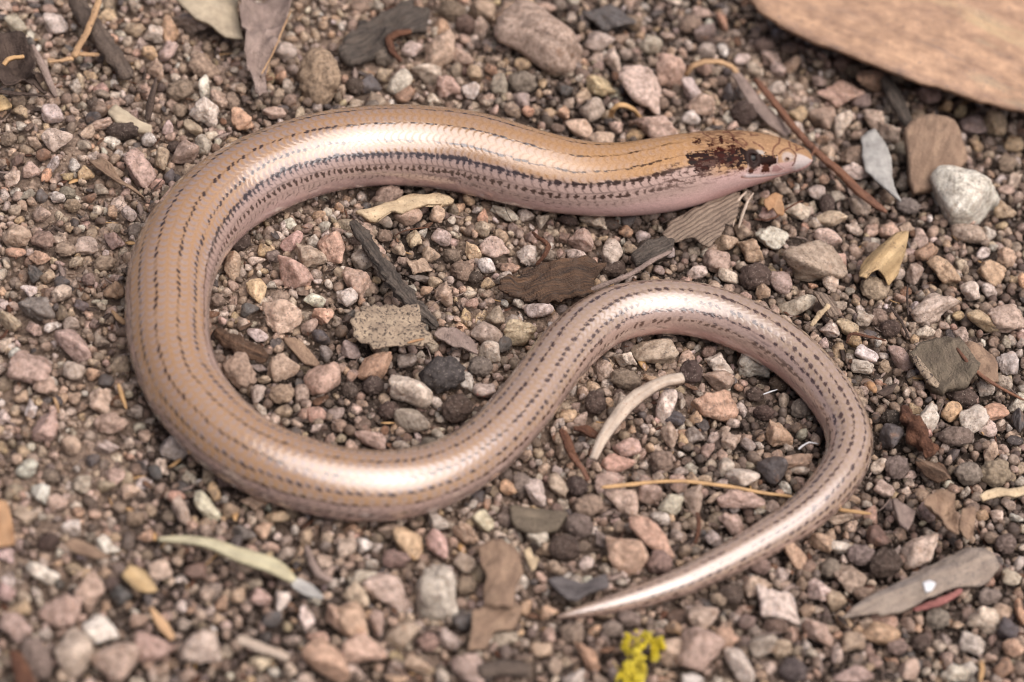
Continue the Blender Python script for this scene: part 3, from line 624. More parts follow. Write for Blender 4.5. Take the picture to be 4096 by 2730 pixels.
# far border, middle
flake('bark_piece', 10, [(-20, 320), (60, 220), (120, 160), (190, 95), (330, 40), (480, -20), (630, 60), (600, 170), (480, 200), (380, 232), (300, 290), (220, 345), (100, 385)], .28, m_bark, 'dark grey slab of bark at the far border, blurred', 'bark', 'dark bark slab', thick=0.12, rough=0.07, rag=0.08, slope=(0, .1))
strip('red_leaf_scrap', 10, [(480, 215), (380, 235), (325, 268), (350, 350), (415, 432)], [40, 60, 56, 50, 26], [.34, .32, .28, .24, .14], m_rust, 'small reddish curled leaf scrap against the dark bark slab', 'leaf scrap', 'reddish leaf scrap', arch=0.5)
strip('curled_husk', 10, [(1855, 805), (1872, 745), (1912, 712), (1962, 716), (2015, 745), (2062, 802)], 36, [.1, .28, .36, .36, .3, .1], m_straw, 'little tan arch of curled husk over a dark hollow', 'husk', 'tan arched husk', arch=0.5, M=8)
flake('cream_bark_strip', 10, [(100, 1465), (250, 1418), (380, 1368), (500, 1322), (580, 1340), (650, 1330), (785, 1382), (780, 1394), (700, 1402), (620, 1392), (560, 1412), (420, 1452), (330, 1452), (250, 1502), (160, 1505)], .2, m_cream, 'cream curled strip of bark just under the middle of the near flank', 'bark strip', 'cream bark strip', thick=0.05, bend=-0.07, rough=0.03, rag=0.05)
stick('hair_root', 10, [(1130, 1396), (1136, 1450), (1160, 1500), (1195, 1545)], 6, [.3, .24, .16, .1], m_dark, 'hair-thin dark rootlet standing against the belly', 'rootlet', None, seg=20, M=6)
# far right
stick('red_brown_twig', 20, [(500, 545), (610, 675), (740, 850), (860, 985), (960, 1085), (1080, 1185), (1230, 1335), (1330, 1412), (1408, 1465)], [46, 54, 54, 50, 54, 62, 66, 60, 40], [.34, .34, .32, .3, .28, .26, .24, .22, .2], m_red, 'long straight red-brown twig running past the snout tip', 'twig', 'red-brown twig', rough=0.12)
stick('twig_spur', 20, [(905, 1010), (902, 1050), (880, 1085)], [22, 20, 12], [.34, .38, .42], m_red, parent=C['red_brown_twig'], seg=16)
strip('grey_leaf_strip', 20, [(372, 500), (450, 620), (530, 730), (620, 830), (730, 930)], [60, 90, 110, 110, 70], [.3, .28, .26, .22, .16], m_mauve, 'flat grey-tan leaf strip lying along the red-brown twig', 'leaf strip', 'grey leaf strip', arch=0.25)
stick('arched_stalk', 20, [(20, 520), (70, 455), (150, 425), (250, 425), (340, 460), (400, 540)], 42, [.14, .3, .36, .36, .3, .22], m_twig, 'blurred tan arched stem behind the neck, left of the grey leaf strip', 'stem', 'tan arched stem')
flake('square_bark_flake', 20, [(1530, 885), (1600, 820), (1680, 792), (1770, 815), (1862, 832), (1905, 900), (1932, 985), (1965, 1090), (1900, 1165), (1830, 1232), (1720, 1275), (1600, 1300), (1572, 1200), (1545, 1040)], .42, m_brown, 'squarish brown flake of bark leaning on a large white quartz stone', 'bark flake', 'squarish brown flake', thick=0.16, rough=0.03, rag=0.02, slope=(.05, .35))
stick('dark_stick', 20, [(1395, 530), (1440, 630), (1490, 730), (1560, 870)], [80, 100, 105, 90], [.34, .3, .26, .2], m_bark, 'stubby dark grey stick behind the squarish brown flake', 'stick', 'dark grey stick')
flake('blue_grey_leaf', 20, [(1240, 920), (1325, 878), (1400, 960), (1440, 1060), (1452, 1160), (1462, 1270), (1505, 1390), (1440, 1345), (1350, 1232), (1268, 1150), (1250, 1040)], .28, m_grey, 'blue-grey tapering leaf piece left of the squarish brown flake', 'leaf piece', 'blue-grey leaf', bend=-0.06, thick=0.04)
flake('ragged_leaf', 20, [(565, 1392), (640, 1330), (695, 1345), (692, 1475), (655, 1470), (625, 1430), (590, 1458)], .22, m_orange, 'small ragged orange-tan leaf scrap under the chin', 'leaf scrap', 'ragged orange scrap', rag=0.15, thick=0.02, M=48, K=6, slope=(0, .3))
stick('bent_stalk', 20, [(440, 1322), (390, 1372), (362, 1440), (345, 1565)], [14, 22, 24, 20], [.34, .3, .24, .14], m_stem, 'thin bent grey stem under the throat, nearer the body of two', 'stem', None, seg=26, M=8)
stick('bent_stalk', 20, [(490, 1330), (450, 1385), (415, 1475), (385, 1575)], [12, 20, 22, 16], [.34, .3, .22, .12], m_stem, 'thin bent grey stem under the throat, nearer the ragged orange scrap of two', 'stem', None, seg=26, M=8)
stick('orange_rootlet', 20, [(495, 1512), (570, 1520), (645, 1500), (720, 1440), (790, 1400), (832, 1386)], 13, [.14, .16, .18, .2, .22, .22], m_rust, 'thin orange rootlet in front of the ragged orange scrap', 'rootlet', None, M=8)
flake('white_chip', 20, [(150, 1435), (200, 1410), (310, 1362), (325, 1385), (250, 1432), (205, 1452)], .12, m_cream, 'narrow cream chip tucked under the throat', 'chip', 'cream chip', thick=0.06, M=36, K=4)
flake('veined_leaf_piece', 0, [(2648, 935), (2700, 872), (2800, 832), (2900, 782), (2968, 768), (2948, 850), (2930, 905), (2905, 880), (2882, 942), (2838, 982), (2800, 968), (2775, 945), (2720, 965), (2672, 955)], .2, m_vein, 'torn grey-brown leaf piece with fine parallel veins below the jaw', 'leaf piece', 'veined leaf piece', thick=0.025, rough=0.04, rag=0.05, slope=(.05, .15), abs_px=True)
# inside the big loop, left part
stick('bark_stick', 1, [(1490, 705), (1570, 770), (1670, 830), (1760, 870), (1845, 905)], [60, 105, 130, 120, 80], [.12, .14, .15, .14, .12], m_brbark, 'short brown rotting bark stick against the inner side of the left bend', 'bark stick', 'brown bark stick', rough=0.25, ridge=0.2)
flake('brown_chip', 1, [(1955, 742), (2020, 750), (2090, 792), (2150, 850), (2208, 922), (2180, 940), (2100, 908), (2040, 850), (1990, 800)], .13, m_brown, 'thin brown chip in front of a big cream star-shaped pebble', 'chip', 'thin brown chip', thick=0.04, M=50, K=6)
stick('twig_bit', 1, [(1645, 705), (1690, 685), (1742, 660)], [22, 28, 18], .16, m_brbark, 'tiny brown twig bit above the brown bark stick', 'twig', None, seg=16, M=8)
stick('straw', 1, [(815, 1078), (840, 1160), (872, 1255)], [28, 36, 20], [.3, .2, .1], m_straw, 'short blurred straw poking up outside the left bend', 'straw', 'short straw', seg=20, M=8)
stick('straw', 1, [(770, 575), (815, 625), (862, 665)], [24, 40, 38], [.12, .14, .16], m_twig, 'tan stalk end touching the outer side of the left bend', 'stalk', None, seg=20, M=8)
stick('red_fibre', 1, [(-20, 770), (25, 750), (55, 705)], [22, 24, 14], [.14, .2, .24], m_rust, 'curved red fibre at the left border', 'fibre', None, seg=18, M=8)
stick('tan_fibre', 1, [(372, 1172), (392, 1220), (405, 1280)], [20, 26, 16], [.24, .2, .12], m_twig, 'short tan fibre among blurred pebbles near the left border', 'fibre', None, seg=18, M=8)
# inside the big loop, middle
stick('bark_splinter', 11, [(75, -40), (130, 40), (190, 130), (290, 275), (400, 425), (520, 560), (600, 630), (665, 688)], [56, 90, 96, 104, 112, 104, 96, 60], [.34, .34, .33, .3, .26, .2, .18, .14], m_bark, 'long dark grey bark splinter slanting across the loop', 'bark splinter', 'long bark splinter', flat=0.6, rough=0.3, ridge=0.4, M=30, seg=110)
flake('speckled_bark_flake', 11, [(60, 680), (120, 612), (195, 562), (270, 545), (352, 530), (430, 560), (505, 582), (592, 682), (600, 752), (655, 825), (560, 838), (430, 822), (330, 850), (210, 872), (165, 830), (120, 782)], .24, m_lich, 'tan bark flake with black speckles in the middle of the loop', 'bark flake', 'speckled bark flake', thick=0.025, rough=0.06, rag=0.11, curl=0.03, slope=(0, .06), M=140, K=12)
stick('orange_fleck', 11, [(455, 798), (510, 782), (572, 768)], [14, 22, 12], .32, m_orange, 'orange sliver lying on the speckled bark flake', 'sliver', None, seg=14, M=8)
flake('leaf_scrap', 11, [(638, 742), (682, 700), (782, 690), (850, 720), (900, 762), (942, 885), (850, 850), (760, 825)], .16, m_mauve, 'grey-brown leaf scrap to the right of the speckled bark flake', 'leaf scrap', 'grey-brown scrap', rough=0.04, rag=0.08)
flake('wood_chip', 11, [(1058, 425), (1150, 365), (1250, 300), (1370, 282), (1480, 262), (1600, 245), (1700, 240), (1795, 268), (1765, 315), (1745, 400), (1680, 442), (1540, 490), (1420, 502), (1360, 442), (1250, 442), (1150, 452)], .22, m_chip, 'dark wood chip with orange streaks behind the second bend', 'wood chip', 'streaked wood chip', thick=0.06, rough=0.06, rag=0.13, K=12, M=150, frq=4.0)
stick('grey_twig', 11, [(1690, 445), (1800, 402), (1900, 365), (2000, 322), (2150, 225), (2275, 165)], [34, 40, 40, 38, 36, 26], [.14, .2, .24, .26, .3, .32], m_mauve, 'thin grey twig above the crest of the second bend', 'twig', 'thin grey twig', M=10)
flake('charcoal_piece', 11, [(2000, 190), (2080, 130), (2205, 95), (2290, 130), (2282, 175), (2150, 240), (2030, 270)], .16, m_bark, 'crumbly charcoal piece under the thin grey twig', 'charcoal', 'charcoal piece', thick=0.12, rough=0.06, M=56, K=7)
strip('dry_stalk', 11, [(1735, 1600), (1790, 1470), (1840, 1385), (1960, 1225), (2060, 1140), (2150, 1085), (2250, 1050), (2352, 1035)], [54, 72, 84, 104, 100, 96, 92, 80], [.2, .24, .28, .34, .38, .4, .4, .38], m_stem, 'curved pale flat stem under the arch of the second bend', 'stem', 'curved pale stem', arch=0.45, thick=0.05)
stick('orange_root', 11, [(1318, 32), (1355, 70), (1395, 92), (1432, 130), (1405, 190), (1342, 262)], [22, 30, 34, 36, 32, 20], [.16, .18, .2, .2, .18, .1], m_rust, 'crooked orange-brown root bit near the belly inside the loop', 'root', 'orange root bit', M=9)
stick('orange_fibre', 11, [(365, 66), (400, 40), (440, 22), (520, 8), (610, 0)], 9, [.16, .22, .24, .24, .2], m_rust, 'thin orange fibre beside the cream bark strip', 'fibre', None, M=6)
for q, nm in (([(1510, 1400), (1560, 1470), (1600, 1568), (1640, 1640)], 'longer'), ([(1600, 1392), (1680, 1400), (1760, 1440)], 'flatter')):
    strip('rusty_scrap', 11, q, [30, 60, 50, 30][:len(q)], .14, m_rust, 'rusty red leaf scrap left of the curved pale stem, the ' + nm + ' one', 'leaf scrap', None, arch=0.5, rough=0.04, rag=0.2)
stick('red_stalk', 12, [(1572, -10), (1625, 50), (1665, 100), (1702, 180)], [34, 40, 38, 30], [.2, .2, .18, .12], m_red, 'reddish stem leaning out of soil left of the curved pale stem', 'stem', 'reddish stem', M=10)
# right middle
flake('seed_husk', 21, [(1228, 320), (1238, 230), (1262, 188), (1310, 140), (1372, 90), (1430, 45), (1485, 22), (1560, 32), (1542, 130), (1512, 250), (1442, 330), (1400, 300), (1350, 275), (1300, 300), (1268, 345)], .3, m_husk, 'tan veined seed husk standing open to the right of the second bend', 'seed husk', 'tan seed husk', thick=0.03, bend=-0.16, rough=0.02, rag=0.03)
flake('lichen_bark', 21, [(1568, 852), (1640, 800), (1750, 742), (1830, 742), (1905, 762), (2000, 862), (2052, 962), (1990, 1080), (1900, 1095), (1832, 1092), (1802, 1132), (1700, 1042), (1622, 932)], .26, m_moss, 'rough olive-grey bark flake with a thick pale edge beside the tail', 'bark flake', 'olive bark flake', thick=0.12, rough=0.06, rag=0.05, slope=(.06, .1))
flake('brown_leaf', 21, [(1895, 782), (2020, 820), (2150, 900), (2172, 1052), (2110, 1060), (2040, 1022), (1960, 930)], .2, m_brown, 'brown leaf piece with a raised rib right of the olive bark flake', 'leaf', 'ribbed brown leaf', rough=0.05, rag=0.07)
stick('rib', 21, [(1890, 832), (1980, 952), (2072, 1032), (2200, 1112), (2352, 1192)], [22, 28, 30, 26, 18], [.3, .3, .28, .24, .2], m_red, parent=C['brown_leaf'], M=8)
stick('rotten_root', 21, [(1512, 1235), (1560, 1320), (1612, 1400), (1655, 1470), (1705, 1580)], [60, 100, 130, 130, 100], [.16, .2, .2, .18, .14], m_rust, 'rust-red crumbling root beside a bright white quartz pebble', 'root', 'rust-red root', rough=0.45, M=18)
stick('straw_bit', 21, [(888, 682), (945, 600), (1012, 535)], [26, 42, 34], [.14, .2, .26], m_cream, 'cream splintered straw bit right of the tail crest', 'straw', 'cream straw bit', rough=0.3)
stick('orange_root', 21, [(1130, 800), (1152, 735), (1200, 735), (1260, 750), (1340, 765), (1402, 782)], [16, 26, 24, 22, 18, 12], [.16, .24, .24, .22, .2, .18], m_rust, 'orange rootlet looped over a honey pebble right of the tail', 'rootlet', 'orange looped rootlet', M=8)
flake('mauve_leaf_scrap', 21, [(1340, 1142), (1400, 1100), (1482, 1070), (1445, 1145), (1390, 1165)], .16, m_dark, 'dark mauve leaf scrap right of a red bud near the tail', 'leaf scrap', None, M=36, K=5)
stick('red_bud', 21, [(1275, 1065), (1300, 1092), (1335, 1142)], [30, 62, 34], [.2, .2, .16], m_orange, 'orange-red bud touching the outer side of the tail', 'bud', 'orange-red bud', seg=18, M=10, ends=0.2)
stick('silk_thread', 21, [(800, 1530), (825, 1508), (870, 1482), (935, 1492)], [16, 14, 12, 8], .16, m_silk, 'white silk thread inside the tail curve, near its front', 'thread', None, seg=20, M=6)
stick('silk_thread', 21, [(555, 1152), (600, 1135), (655, 1118)], [8, 10, 6], .22, m_silk, 'pale thread inside the tail curve, under the belly of the tail', 'thread', None, seg=16, M=6)
flake('veined_scrap', 21, [(900, 432), (1000, 450), (1045, 490), (1072, 535), (1082, 602), (1040, 610), (1000, 592), (960, 520)], .24, m_vein, 'brown veined scrap behind the cream splintered straw bit', 'leaf scrap', 'brown veined scrap', bend=-0.05, M=48, K=6)
stick('dark_stalk', 21, [(1428, 540), (1470, 600), (1510, 650), (1562, 765)], [14, 22, 24, 16], [.32, .28, .22, .14], m_dark, 'dark stalk leaning left of a big pink pebble', 'stalk', 'dark stalk', M=8)
stick('dark_stalk', 21, [(1552, 395), (1548, 470), (1556, 605)], [12, 18, 14], [.3, .26, .18], m_dark, 'short upright dark stalk behind a big pink pebble', 'stalk', None, M=8)
stick('dark_bark_slope', 21, [(1570, 850), (1640, 960), (1720, 1060), (1800, 1135)], [34, 60, 64, 34], [.2, .22, .2, .16], m_lich, parent=C['lichen_bark'], rough=0.2)
# near left
strip('pale_green_leaf', 2, [(1090, 565), (1200, 572), (1330, 592), (1500, 622), (1680, 680), (1850, 742), (1950, 800), (2030, 872)], [26, 50, 62, 90, 130, 140, 130, 50], [.34, .34, .32, .3, .3, .28, .26, .2], m_green, 'pale grey-green leaf strip lying on the blurred gravel in front', 'leaf strip', 'pale green leaf strip', arch=0.35, thick=0.04, rag=0.04)
flake('leaf_tip', 2, [(1985, 845), (2060, 850), (2150, 882), (2200, 920), (2232, 975), (2150, 962), (2080, 940), (2020, 900)], .2, m_grey, 'grey pointed leaf tip at the near end of the pale green leaf strip', 'leaf tip', None, M=44, K=6)
flake('brown_leaf_fold', 2, [(438, 605), (500, 570), (565, 560), (680, 642), (770, 712), (690, 705), (600, 682), (510, 650)], .24, m_brown, 'folded brown leaf piece over a dark hollow in the near left gravel', 'leaf piece', 'folded brown leaf', bend=-0.06)
flake('tan_leaf_bit', 2, [(838, 842), (892, 762), (1000, 802), (1050, 870), (1092, 932), (1020, 945), (940, 940)], .22, m_husk, 'honey-tan leaf bit left of the pale green leaf strip', 'leaf bit', 'honey-tan leaf bit', M=44, K=6)
flake('orange_leaf', 2, [(-60, 290), (0, 300), (50, 322), (85, 450), (102, 600), (60, 612), (-60, 622)], .26, m_orange, 'orange-tan leaf cut by the left border', 'leaf', 'orange leaf', thick=0.04, M=44, K=6, slope=(0, .15))
flake('rust_leaf', 2, [(55, 1322), (140, 1342), (215, 1450), (270, 1600), (120, 1620), (90, 1460)], .22, m_rust, 'rusty brown leaf in the near left corner', 'leaf', 'rusty leaf', bend=-0.06, M=48, K=6)
stick('grey_stick', 2, [(1632, 1265), (1700, 1292), (1780, 1322), (1890, 1362), (1990, 1402)], [56, 72, 76, 70, 56], [.24, .24, .22, .2, .16], m_stem, 'blurred grey-white stick near the bottom border, left of centre', 'stick', 'grey-white stick')
strip('curled_dark_leaf', 2, [(2110, 640), (2150, 740), (2200, 815), (2290, 862)], [30, 54, 60, 40], [.26, .24, .22, .18], m_mauve, 'dark curled leaf edge right of the pale green leaf strip', 'leaf', 'dark leaf edge', arch=0.6)
strip('tan_splinter', 2, [(1040, 1040), (1085, 1110), (1130, 1170), (1195, 1262)], [22, 60, 84, 50], [.3, .26, .22, .14], m_twig, 'pointed tan splinter among blurred pebbles near the bottom border', 'splinter', 'tan splinter', arch=0.4)
# near middle
flake('crumpled_brown_leaf', 12, [(945, 600), (1000, 590), (1100, 580), (1180, 605), (1252, 642), (1262, 762), (1235, 840), (1202, 902), (1190, 1012), (1085, 1032), (990, 1002), (1000, 822), (970, 700)], .27, m_brown, 'crumpled tan-brown leaf piece in front of the near curve', 'leaf piece', 'crumpled brown leaf', rough=0.05, rag=0.05, bend=-0.08)
flake('brown_leaf_scrap', 12, [(905, 1052), (1050, 1005), (1150, 1010), (1250, 1025), (1202, 1162), (1062, 1192), (1030, 1270), (1002, 1332), (880, 1332), (902, 1182)], .2, m_brown, 'brown leaf scrap in front of the crumpled brown leaf', 'leaf scrap', 'lower brown scrap', rough=0.05, rag=0.06)
flake('olive_chip', 12, [(1170, 330), (1280, 348), (1382, 360), (1470, 372), (1562, 382), (1502, 500), (1420, 508), (1332, 512), (1200, 482), (1165, 420)], .2, m_moss, 'flat olive-grey chip in front of a honey pebble by the near curve', 'chip', 'flat olive chip', thick=0.07, rag=0.05)
flake('slate_shard', 12, [(1428, 858), (1525, 832), (1590, 850), (1652, 882), (1740, 850), (1832, 818), (1852, 900), (1770, 930), (1702, 952), (1632, 1002), (1550, 992), (1480, 930)], .2, m_slate, 'dark slate shard just behind the tail tip', 'shard', 'slate shard', thick=0.06, rough=0.03)
flake('bone_chip', 12, [(1262, 640), (1300, 622), (1330, 690), (1365, 705), (1345, 765), (1318, 790), (1290, 720)], .2, m_cream, 'small cream splinter right of the crumpled brown leaf', 'splinter', None, M=36, K=5)
stick('mauve_wood', 12, [(940, 1500), (1080, 1470), (1200, 1468), (1300, 1495)], [110, 120, 120, 90], .16, m_dirtstick, 'blurred mauve-brown wood piece at the bottom border', 'wood piece', 'mauve wood piece')
# near right
stick('straw', 22, [(-560, 225), (-420, 212), (-180, 185), (0, 180), (150, 196), (350, 222), (560, 266), (740, 285), (900, 330), (1060, 376), (1180, 392), (1300, 406)], [30, 34, 26, 28, 30, 30, 28, 26, 26, 28, 30, 26], [.24, .24, .22, .2, .18, .14, .1, .06, .04, .1, .16, .18], m_straw, 'long thin orange straw passing under the tail', 'straw', 'long straw', M=10, seg=70)
dgl = flake('dead_leaf', 22, [(1100, 1122), (1160, 1060), (1222, 1002), (1310, 952), (1400, 912), (1480, 868), (1562, 822), (1660, 760), (1762, 702), (1860, 655), (1952, 612), (2040, 605), (2122, 622), (2165, 690), (2192, 742), (2150, 790), (2100, 832), (2010, 850), (1922, 872), (1810, 910), (1702, 952), (1600, 1010), (1500, 1062), (1400, 1078), (1302, 1082), (1200, 1100)], .26, LM('grey_dead_leaf', (.27, .225, .19), (.41, .33, .26), 9, .7, speck=.35, speck_col=(.12, .105, .1), dirt=.3, blot=.7, blot_col=(.16, .145, .145)), 'dead grey-tan leaf with dark patches near the bottom right corner', 'leaf', 'dead grey leaf', thick=0.05, rough=0.04, bend=-0.1, M=110, K=12, slope=(.08, .03))
flake('white_fleck', 22, [(1660, 868), (1700, 855), (1752, 878), (1728, 915), (1682, 930)], .44, m_silk, 'white fleck stuck on the dead grey leaf', 'fleck', None, thick=0.04, M=28, K=4)
stick('pink_stalk', 22, [(1590, 1068), (1690, 1040), (1760, 1020), (1850, 978), (1925, 930)], [30, 54, 58, 54, 30], [.08, .12, .14, .16, .18], LM('pink_red_stem', (.30, .115, .10), (.42, .19, .17), 8, 1, dirt=.2), 'pinkish red stem tucked under the dead grey leaf', 'stem', 'pink-red stem')
strip('torn_leaf_edge', 22, [(2055, 305), (2120, 262), (2190, 238), (2270, 245), (2370, 228)], [40, 60, 70, 74, 70], [.2, .24, .26, .26, .26], m_cream, 'pale torn leaf edge at the right border', 'leaf', 'pale torn leaf', arch=0.4, rough=0.04, rag=0.15)
flake('curled_brown_leaf', 22, [(1640, 410), (1690, 350), (1742, 318), (1850, 328), (1885, 460), (1892, 570), (1800, 602), (1722, 500)], .2, m_brown, 'curled brown leaf behind a bright cream block pebble', 'leaf', 'curled brown leaf', curl=0.12, rough=0.09, rag=0.15, M=70)
flake('brown_leaf_lump', 22, [(1918, 402), (1970, 372), (2022, 360), (2012, 540), (1962, 572), (1910, 482)], .2, m_brown, 'small crumpled brown leaf right of the curled brown leaf', 'leaf', 'small crumpled leaf', rough=0.07, rag=0.12, M=50)
stick('red_root', 22, [(100, 398), (112, 470), (108, 540), (88, 615)], [30, 32, 30, 22], [.22, .2, .18, .12], m_rust, 'short red root in front of the long straw', 'root', 'short red root', M=9)
stick('straw', 22, [(2062, 1425), (2064, 1490), (2050, 1560)], [36, 38, 30], [.24, .22, .18], m_straw, 'short orange straw at the bottom border, far right', 'straw', None, seg=18, M=8)
flake('grey_triangle', 22, [(1450, 290), (1530, 335), (1612, 382), (1590, 450), (1560, 512), (1500, 470), (1475, 390)], .22, m_mauve, 'triangular grey flake right of the tail', 'flake', 'triangular grey flake', thick=0.06, M=40, K=6)
fb = flake('fibrous_bark', 22, [(1600, 30), (1700, 10), (1800, 60), (1860, 160), (1760, 170), (1660, 120)], .16, m_brbark, 'fibrous brown bark clump right of the tail', 'bark', 'fibrous brown clump', rough=0.06, rag=0.15, M=56)
for k in range(7):
    stick('fibre', 22, [(1610 + 22 * k, 20 + 6 * k), (1680 + 20 * k, 60 + 9 * k), (1740 + 18 * k, 130 + 7 * k)], [10, 13, 8], [.24, .28, .2], m_brown, parent=fb, seg=14, M=6)
# bright yellow lichen tuft
def lichen_tuft():
    V, F, U = [], [], []
    poly = [(1960, 1230), (2040, 1275), (2090, 1215), (2200, 1225), (2235, 1330), (2170, 1420), (2090, 1415), (2100, 1500), (2080, 1590), (1960, 1610), (1890, 1560), (1930, 1470), (1985, 1400), (1930, 1330)]
    r_ = np.random.default_rng(5); base = bmesh.new(); bmesh.ops.create_icosphere(base, subdivisions=1, radius=1)
    bv = np.array([v.co[:] for v in base.verts]); bf = [[v.index for v in f.verts] for f in base.faces]
    P = np.array(poly, float); c = P.mean(0); pts = []
    while len(pts) < 1100:
        x, y = r_.uniform(1850, 2260), r_.uniform(1190, 1620); ins = False; j = len(P) - 1
        for i in range(len(P)):
            if (P[i, 1] > y) != (P[j, 1] > y) and x < (P[j, 0] - P[i, 0]) * (y - P[i, 1]) / (P[j, 1] - P[i, 1]) + P[i, 0]: ins = not ins
            j = i
        if (ins and noise(np.array([[x / 40, y / 40, 0.5]]))[0] > -0.25 + 0.3 * noise(np.array([[x / 14, y / 14, 3.5]]))[0]) or r_.random() < 0.004: pts.append((x, y))
    for x, y in pts:
        z = 0.14 + 0.14 * r_.random() + 0.05 * math.sin(x * .03) * math.sin(y * .027); w_ = G(*pp(12, x, y), z); s = r_.uniform(0.006, 0.02)
        q = bv * s * r_.uniform(0.6, 1.3, 3); q = q * (1 + 0.5 * noise(bv * 2 + r_.uniform(0, 50), 1.0))[:, None] + w_
        o = len(V); V += q.tolist(); F += [[o + i for i in f] for f in bf]; U += (q[:, :2]).tolist()
    return finish('lichen', np.array(V), F, np.array(U), m_yellow, 'bright yellow fluffy lichen tuft near the bottom border', 'lichen', 'yellow lichen', pp(12, 2060, 1400))
lichen_tuft()
for nm, q in (('snout tip', (1880, 372)), ("skink's head", (1700, 300)), ("skink's neck", (1480, 320)), ('middle of the back', (1080, 250)), ('start of the left bend', (620, 280)), ('left bend', (295, 650)), ('lower left curve', (400, 1000)), ('near curve', (850, 1205)),
              ('diagonal body stretch', (1190, 930)), ('crest of the second bend', (1560, 640)), ('tail crest', (1830, 730)), ('right turn of the tail', (2010, 960)), ('straight of the tail', (1750, 1290)), ('tail tip', (1285, 1418)), ("skink's throat", (1600, 480)), ('belly inside the loop', (1200, 485)), ('inner left bend', (480, 720)), ('inner near curve', (800, 1030)), ('tail underside', (1820, 870))):
    REFS.append((nm, (q[0] * SK, q[1] * SK)))

# ------------------------------------------------------------------ pebbles and soil clods one can pick out in the photograph
def ico(sub):
    b = bmesh.new(); bmesh.ops.create_icosphere(b, subdivisions=sub, radius=1)
    v = np.array([x.co[:] for x in b.verts]); f = np.array([[q.index for q in p.verts] for p in b.faces]); b.free(); return v / np.linalg.norm(v, axis=1)[:, None], f
ICO = {k: ico(k) for k in (1, 2, 3, 4)}

def stone_shape(d, r_, p=None, npl=None, rough=0.075):     # a crystal-like grain: the soft intersection of random planes
    npl = npl or r_.integers(9, 17); p = p or r_.choice([6, 9, 14, 22])
    n = r_.normal(size=(npl, 3)); n /= np.linalg.norm(n, axis=1)[:, None]; h = r_.uniform(0.66, 1.0, npl)
    q = np.maximum(d @ n.T, 0) / h
    r = (np.sum(q ** p, 1) + 0.55 ** p) ** (-1 / p)
    o = r_.uniform(0, 90)
    k = r_.uniform(0.8, 2.6); v = d * (r * (1 + rough * k * (fbm(d, 1.4, 3, o) * 1.3 + 0.35 * noise(d, 6.0, o))))[:, None]
    v -= (v.max(0) + v.min(0)) / 2; return v / (np.abs(v).max(0))

def clod_shape(d, r_):
    o = r_.uniform(0, 90)
    r = 1 + 0.26 * noise(d, 1.1, o) + 0.2 * np.abs(noise(d, 2.4, o + 7)) + 0.11 * noise(d, 5.0, o + 3) + 0.05 * noise(d, 11.0, o + 5)
    v = d * r[:, None]; v -= (v.max(0) + v.min(0)) / 2; return v / np.abs(v).max(0)

sr = np.random.default_rng(3)
m_stone = stone_mat('quartz', 'object', dirt=0.85, sss=0.3, rough=0.42); m_clod = clod_mat('soil_clod', 'object')
SH = [mesh('pebble', stone_shape(ICO[4][0], sr), ICO[4][1], m_stone) for _ in range(26)]
CL = [mesh('soil_clod', clod_shape(ICO[4][0], sr), ICO[4][1], m_clod) for _ in range(14)]
PAL = dict(W=(.69, .615, .545), G=(.42, .345, .29), T=(.49, .365, .27), H=(.53, .385, .24), P=(.53, .38, .315), O=(.56, .345, .225), B=(.20, .135, .10), D=(.09, .065, .053), K=(.115, .104, .102))
WORDS = dict(W='white', G='grey', T='tan', H='honey', P='pink', O='orange', B='brown', D='dark brown', K='slate grey', WG='pale grey', WT='off-white', WP='pinkish white', WH='creamy', WO='white and orange', GT='grey-tan', GW='light grey', GP='pinkish grey',
             TG='tan-grey', TP='pinkish tan', TW='pale tan', TH='golden tan', TO='orange-tan', TB='brownish tan', TD='dusty tan', HT='honey-tan', HW='cream', HO='amber', HB='ochre', PT='pink-tan', PW='pale pink', PG='mauve-grey', PO='salmon pink', PB='mauve-brown', PD='dusky pink',
             OT='peach', OP='coral', OB='rusty orange', OW='pale orange', BT='mid-brown', BO='reddish brown', BD='deep brown', DG='grey-brown', DT='dusty brown', DP='dark mauve', DB='dark reddish', KD='charcoal', KG='blue-grey', KP='dark mauve-grey', KW='bluish')
